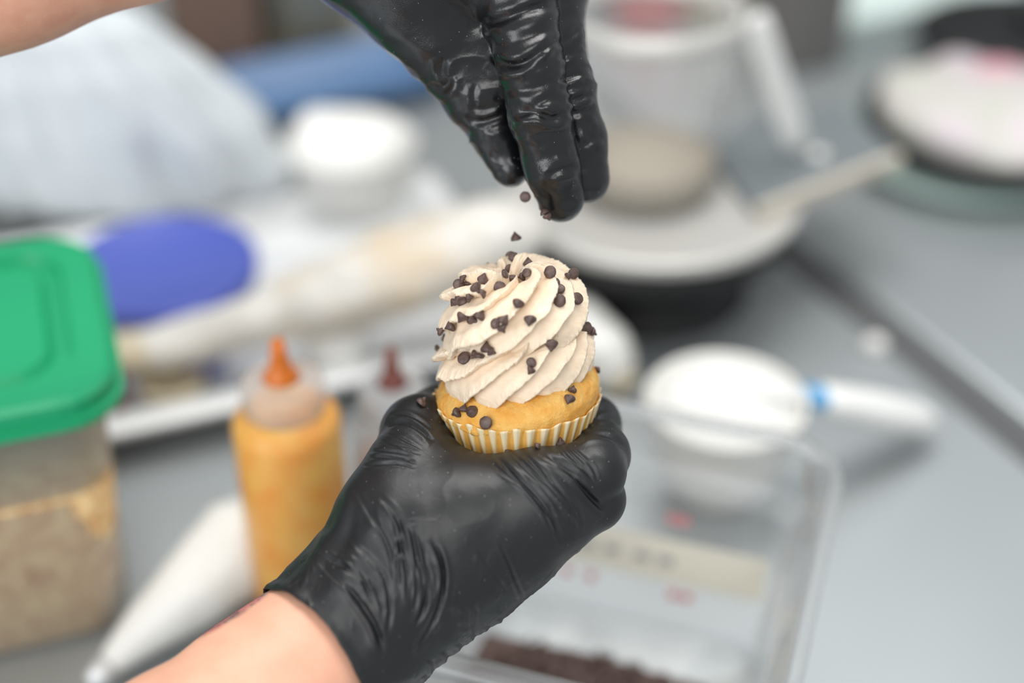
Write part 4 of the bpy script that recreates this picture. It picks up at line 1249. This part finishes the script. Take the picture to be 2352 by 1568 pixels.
path = [fp(275, 812, 0.040), fp(420, 785, 0.045), fp(600, 735, 0.058), fp(800, 665, 0.072), fp(1000, 595, 0.085), fp(1150, 535, 0.098), fp(1225, 510, 0.100)]
t = empty('piping_bag', np.array([path[3][0], path[3][1], CT + 0.03]), 'filled white piping bag with a tan twisted end, lying across the sheet pan', 'piping bag')
V, F = bag('b', path, [0.014, 0.020, 0.025, 0.034, 0.038, 0.036, 0.018], M['cream_bag'], 81, '', 0.75)
obj('filled_bag', V, F, M['cream_bag'], t)
V, F = bag('b', [path[0] - (path[1] - path[0]) * 0.35, path[0], path[0] * 0.5 + path[1] * 0.5], [0.018, 0.016, 0.018], M['tan'], 82, '', 0.6, amp=0.006)
obj('twisted_end', V, F, M['tan'], t, label='tan twisted open end')
path = [fp(1130, 660, 0.034), fp(1200, 700, 0.034), fp(1290, 755, 0.032), fp(1375, 815, 0.028), fp(1425, 872, 0.018)]
t = empty('piping_bag', np.array([path[2][0], path[2][1], CT + 0.002]), 'plump white piping bag behind the cupcake, its tip towards the white bowl', 'piping bag')
V, F = bag('b', path, [0.014, 0.026, 0.030, 0.026, 0.015], M['white_bag'], 83, '', 0.9)
obj('filled_bag', V, F, M['white_bag'], t)
V, F = bag('b', [path[-1], path[-1] + (path[-1] - path[-2]) * 0.35], [0.0135, 0.007], M['tan'], 84, '', 1.0, amp=0.001)
obj('nozzle', V, F, M['tan'], t, label='tan tinted tip')
path = [fp(232, 1545, 0.012), fp(330, 1450, 0.018), fp(450, 1350, 0.026), fp(570, 1245, 0.033), fp(610, 1185, 0.033)]
t = empty('piping_bag', np.array([path[2][0], path[2][1], CT]), 'long white cone piping bag lying on the counter beside the caramel bottle', 'piping bag')
V, F = bag('b', path, [0.006, 0.015, 0.024, 0.032, 0.02], M['white_bag'], 85, '', 0.95, amp=0.002)
obj('filled_bag', V, F, M['white_bag'], t)
V, F = tube([path[0] + (path[0] - path[1]) * k for k in (-0.15, 0.25)], [0.0085, 0.0045], 24)
obj('nozzle', V, F, M['aluminium'], t, label='silver metal nozzle')

# ---- squeeze bottles
def bottle(x, y, R, H, label, sauce, tipm, fill):
    o = np.array([x, y, CT])
    t = empty('squeeze_bottle', o, label, 'squeeze bottle')
    V, F = lathe([(0, 0.001), (R * 0.9, 0), (R, 0.005), (R, H * 0.9), (R * 0.97, H * 0.96), (R * 0.82, H), (R * 0.66, H + 0.002), (R * 0.66, H + 0.006)], 64, o)
    obj('bottle_wall', V, F, M['clear_bottle'], t)
    V, F = lathe([(0, 0.002), (R * 0.88, 0.0015), (R * 0.965, 0.006), (R * 0.965, fill * 0.97), (R * 0.9, fill), (0, fill)], 48, o)
    obj('sauce', V, F, sauce, t)
    V, F = lathe([(R * 0.62, H + 0.001), (R * 0.74, H + 0.001), (R * 0.75, H + 0.014), (R * 0.70, H + 0.017), (R * 0.3, H + 0.019), (R * 0.22, H + 0.021), (R * 0.22, H + 0.024), (R * 0.21, H + 0.024)], 48, o)
    obj('cap', V, F, M['cap_plastic'], t, label='milky screw cap')
    V, F = lathe([(0, H + 0.019), (R * 0.34, H + 0.0195), (R * 0.30, H + 0.022), (R * 0.19, H + 0.026), (R * 0.15, H + 0.034), (R * 0.11, H + 0.043), (0, H + 0.043)], 32, o)
    obj('spout', V, F, tipm, t, label='sauce stained spout')
bx = at(652, 915, 0.155)
bottle(bx[0], bx[1], 0.0305, 0.150, 'squeeze bottle full of golden caramel with an orange spout, beside the lower glove', M['caramel'], M['caramel_tip'], 0.144)
bx2 = at(905, 925, 0.125)
bottle(bx2[0], bx2[1], 0.0265, 0.120, 'squeeze bottle with a dark chocolate stained spout, half hidden behind the gloved thumb', M['choc_sauce'], M['choc_tip'], 0.085)

# ---- small things on the sheet pan
j0 = stand(778, 852, 0.0085)
V, F = lathe([(0, 0), (0.021, 0), (0.023, 0.003), (0.0235, 0.034), (0.021, 0.0375), (0, 0.038)], 40, j0)
obj('white_jar', V, F, M['white'], None, tuple(j0), label='small round white jar on the sheet pan between the two squeeze bottles', cat='jar')
j1 = stand(470, 850, 0.0085)
sc_ = empty('scoop', j1, 'small dusky blue scoop on the sheet pan below the twisted bag end', 'scoop')
V, F = lathe([(0, 0), (0.010, 0.001), (0.016, 0.008), (0.018, 0.018), (0.017, 0.018), (0.014, 0.009), (0, 0.003)], 32, j1)
obj('cup', V, F, M['blue_lid'], sc_)
V, F = tube([j1 + np.array([x, y, z]) for x, y, z in ((-0.015, -0.004, 0.016), (-0.04, -0.012, 0.014), (-0.062, -0.02, 0.010))], [0.0035, 0.004, 0.004], 12, 0.5)
obj('handle', V, F, M['dark_brown'], sc_)
j2 = stand(400, 905, 0.0085)
V, F = lathe([(0, 0), (0.019, 0), (0.022, 0.006), (0.0235, 0.016), (0.022, 0.0165), (0.018, 0.006), (0, 0.003)], 32, j2)
obj('ramekin', V, F, M['tan'], None, tuple(j2), label='shallow beige dish on the sheet pan next to the green lidded container', cat='dish')
j3 = stand(268, 930, 0.0085)
V, F = lathe([(0, 0), (0.008, 0), (0.0085, 0.002), (0.0085, 0.03), (0.006, 0.034), (0, 0.035)], 24, j3)
obj('red_bottle', V, F, M['choc_tip'], None, tuple(j3), label='tiny reddish bottle close to the green lid corner', cat='bottle')

# ---- back of the counter
def bx_thing(name, px, py, sx, sy, sz, mt, label, cat, lidm=None, back=0.0, rz=A26):
    c = stand(px, py) + W * back
    t = empty(name, c, label, cat)
    obj('body', *box(sx, sy, sz, c, 0.004, 2, rz), mt, t, smooth=False)
    obj('lid', *box(sx + 0.004, sy + 0.004, sz * 0.14, c + np.array([0, 0, sz * 0.87]), 0.003, 2, rz), lidm or mt, t, smooth=False)
bx_thing('cardboard_box', 500, 150, 0.08, 0.08, 0.18, M['brown'], 'brown cardboard box behind the white plastic bag', 'box', M['dark_brown'])
tb0 = stand(735, 130) + W * 0.05
tbt = empty('tub', tb0, 'cream coloured round tub at the back, beyond the blue tray', 'tub')
V, F = lathe([(0, 0), (0.055, 0), (0.06, 0.09), (0.062, 0.09), (0.062, 0.1), (0, 0.1)], 40, tb0)
obj('tub_body', V, F, M['tan'], tbt)
bt = stand(760, 215); 
V, F = rr_loft([(0.10, 0.06, 0.012, 0.0), (0.105, 0.065, 0.014, 0.022), (0.108, 0.068, 0.015, 0.023), (0.102, 0.062, 0.013, 0.021), (0.097, 0.057, 0.012, 0.004)], A26, bt, close_first=True, close_last=True)
obj('shallow_tray', V, F, M['blue_tray'], None, tuple(bt), label='shallow blue tray lying behind the far white bowl', cat='tray')
bx_thing('storage_bin', 1440, 60, 0.14, 0.09, 0.16, M['grey_panel'], 'grey bin behind the pitcher, beside the red topped carton', 'bin', M['grey_panel'], 0.12)
bx_thing('carton', 1550, 100, 0.06, 0.05, 0.13, M['red'], 'faded red carton standing behind the clear pitcher', 'carton', M['grey_panel'], 0.06)
bx_thing('flour_canister', 1765, 110, 0.065, 0.06, 0.15, M['tan'], 'pale tan canister standing behind the white stirring stick', 'canister', M['grey_panel'], 0.12)
bx_thing('equipment_box', 1880, 165, 0.07, 0.07, 0.16, M['dark_panel'], 'dark grey upright appliance between the tan canister and the mint box', 'appliance', M['dark_panel'], 0.04)
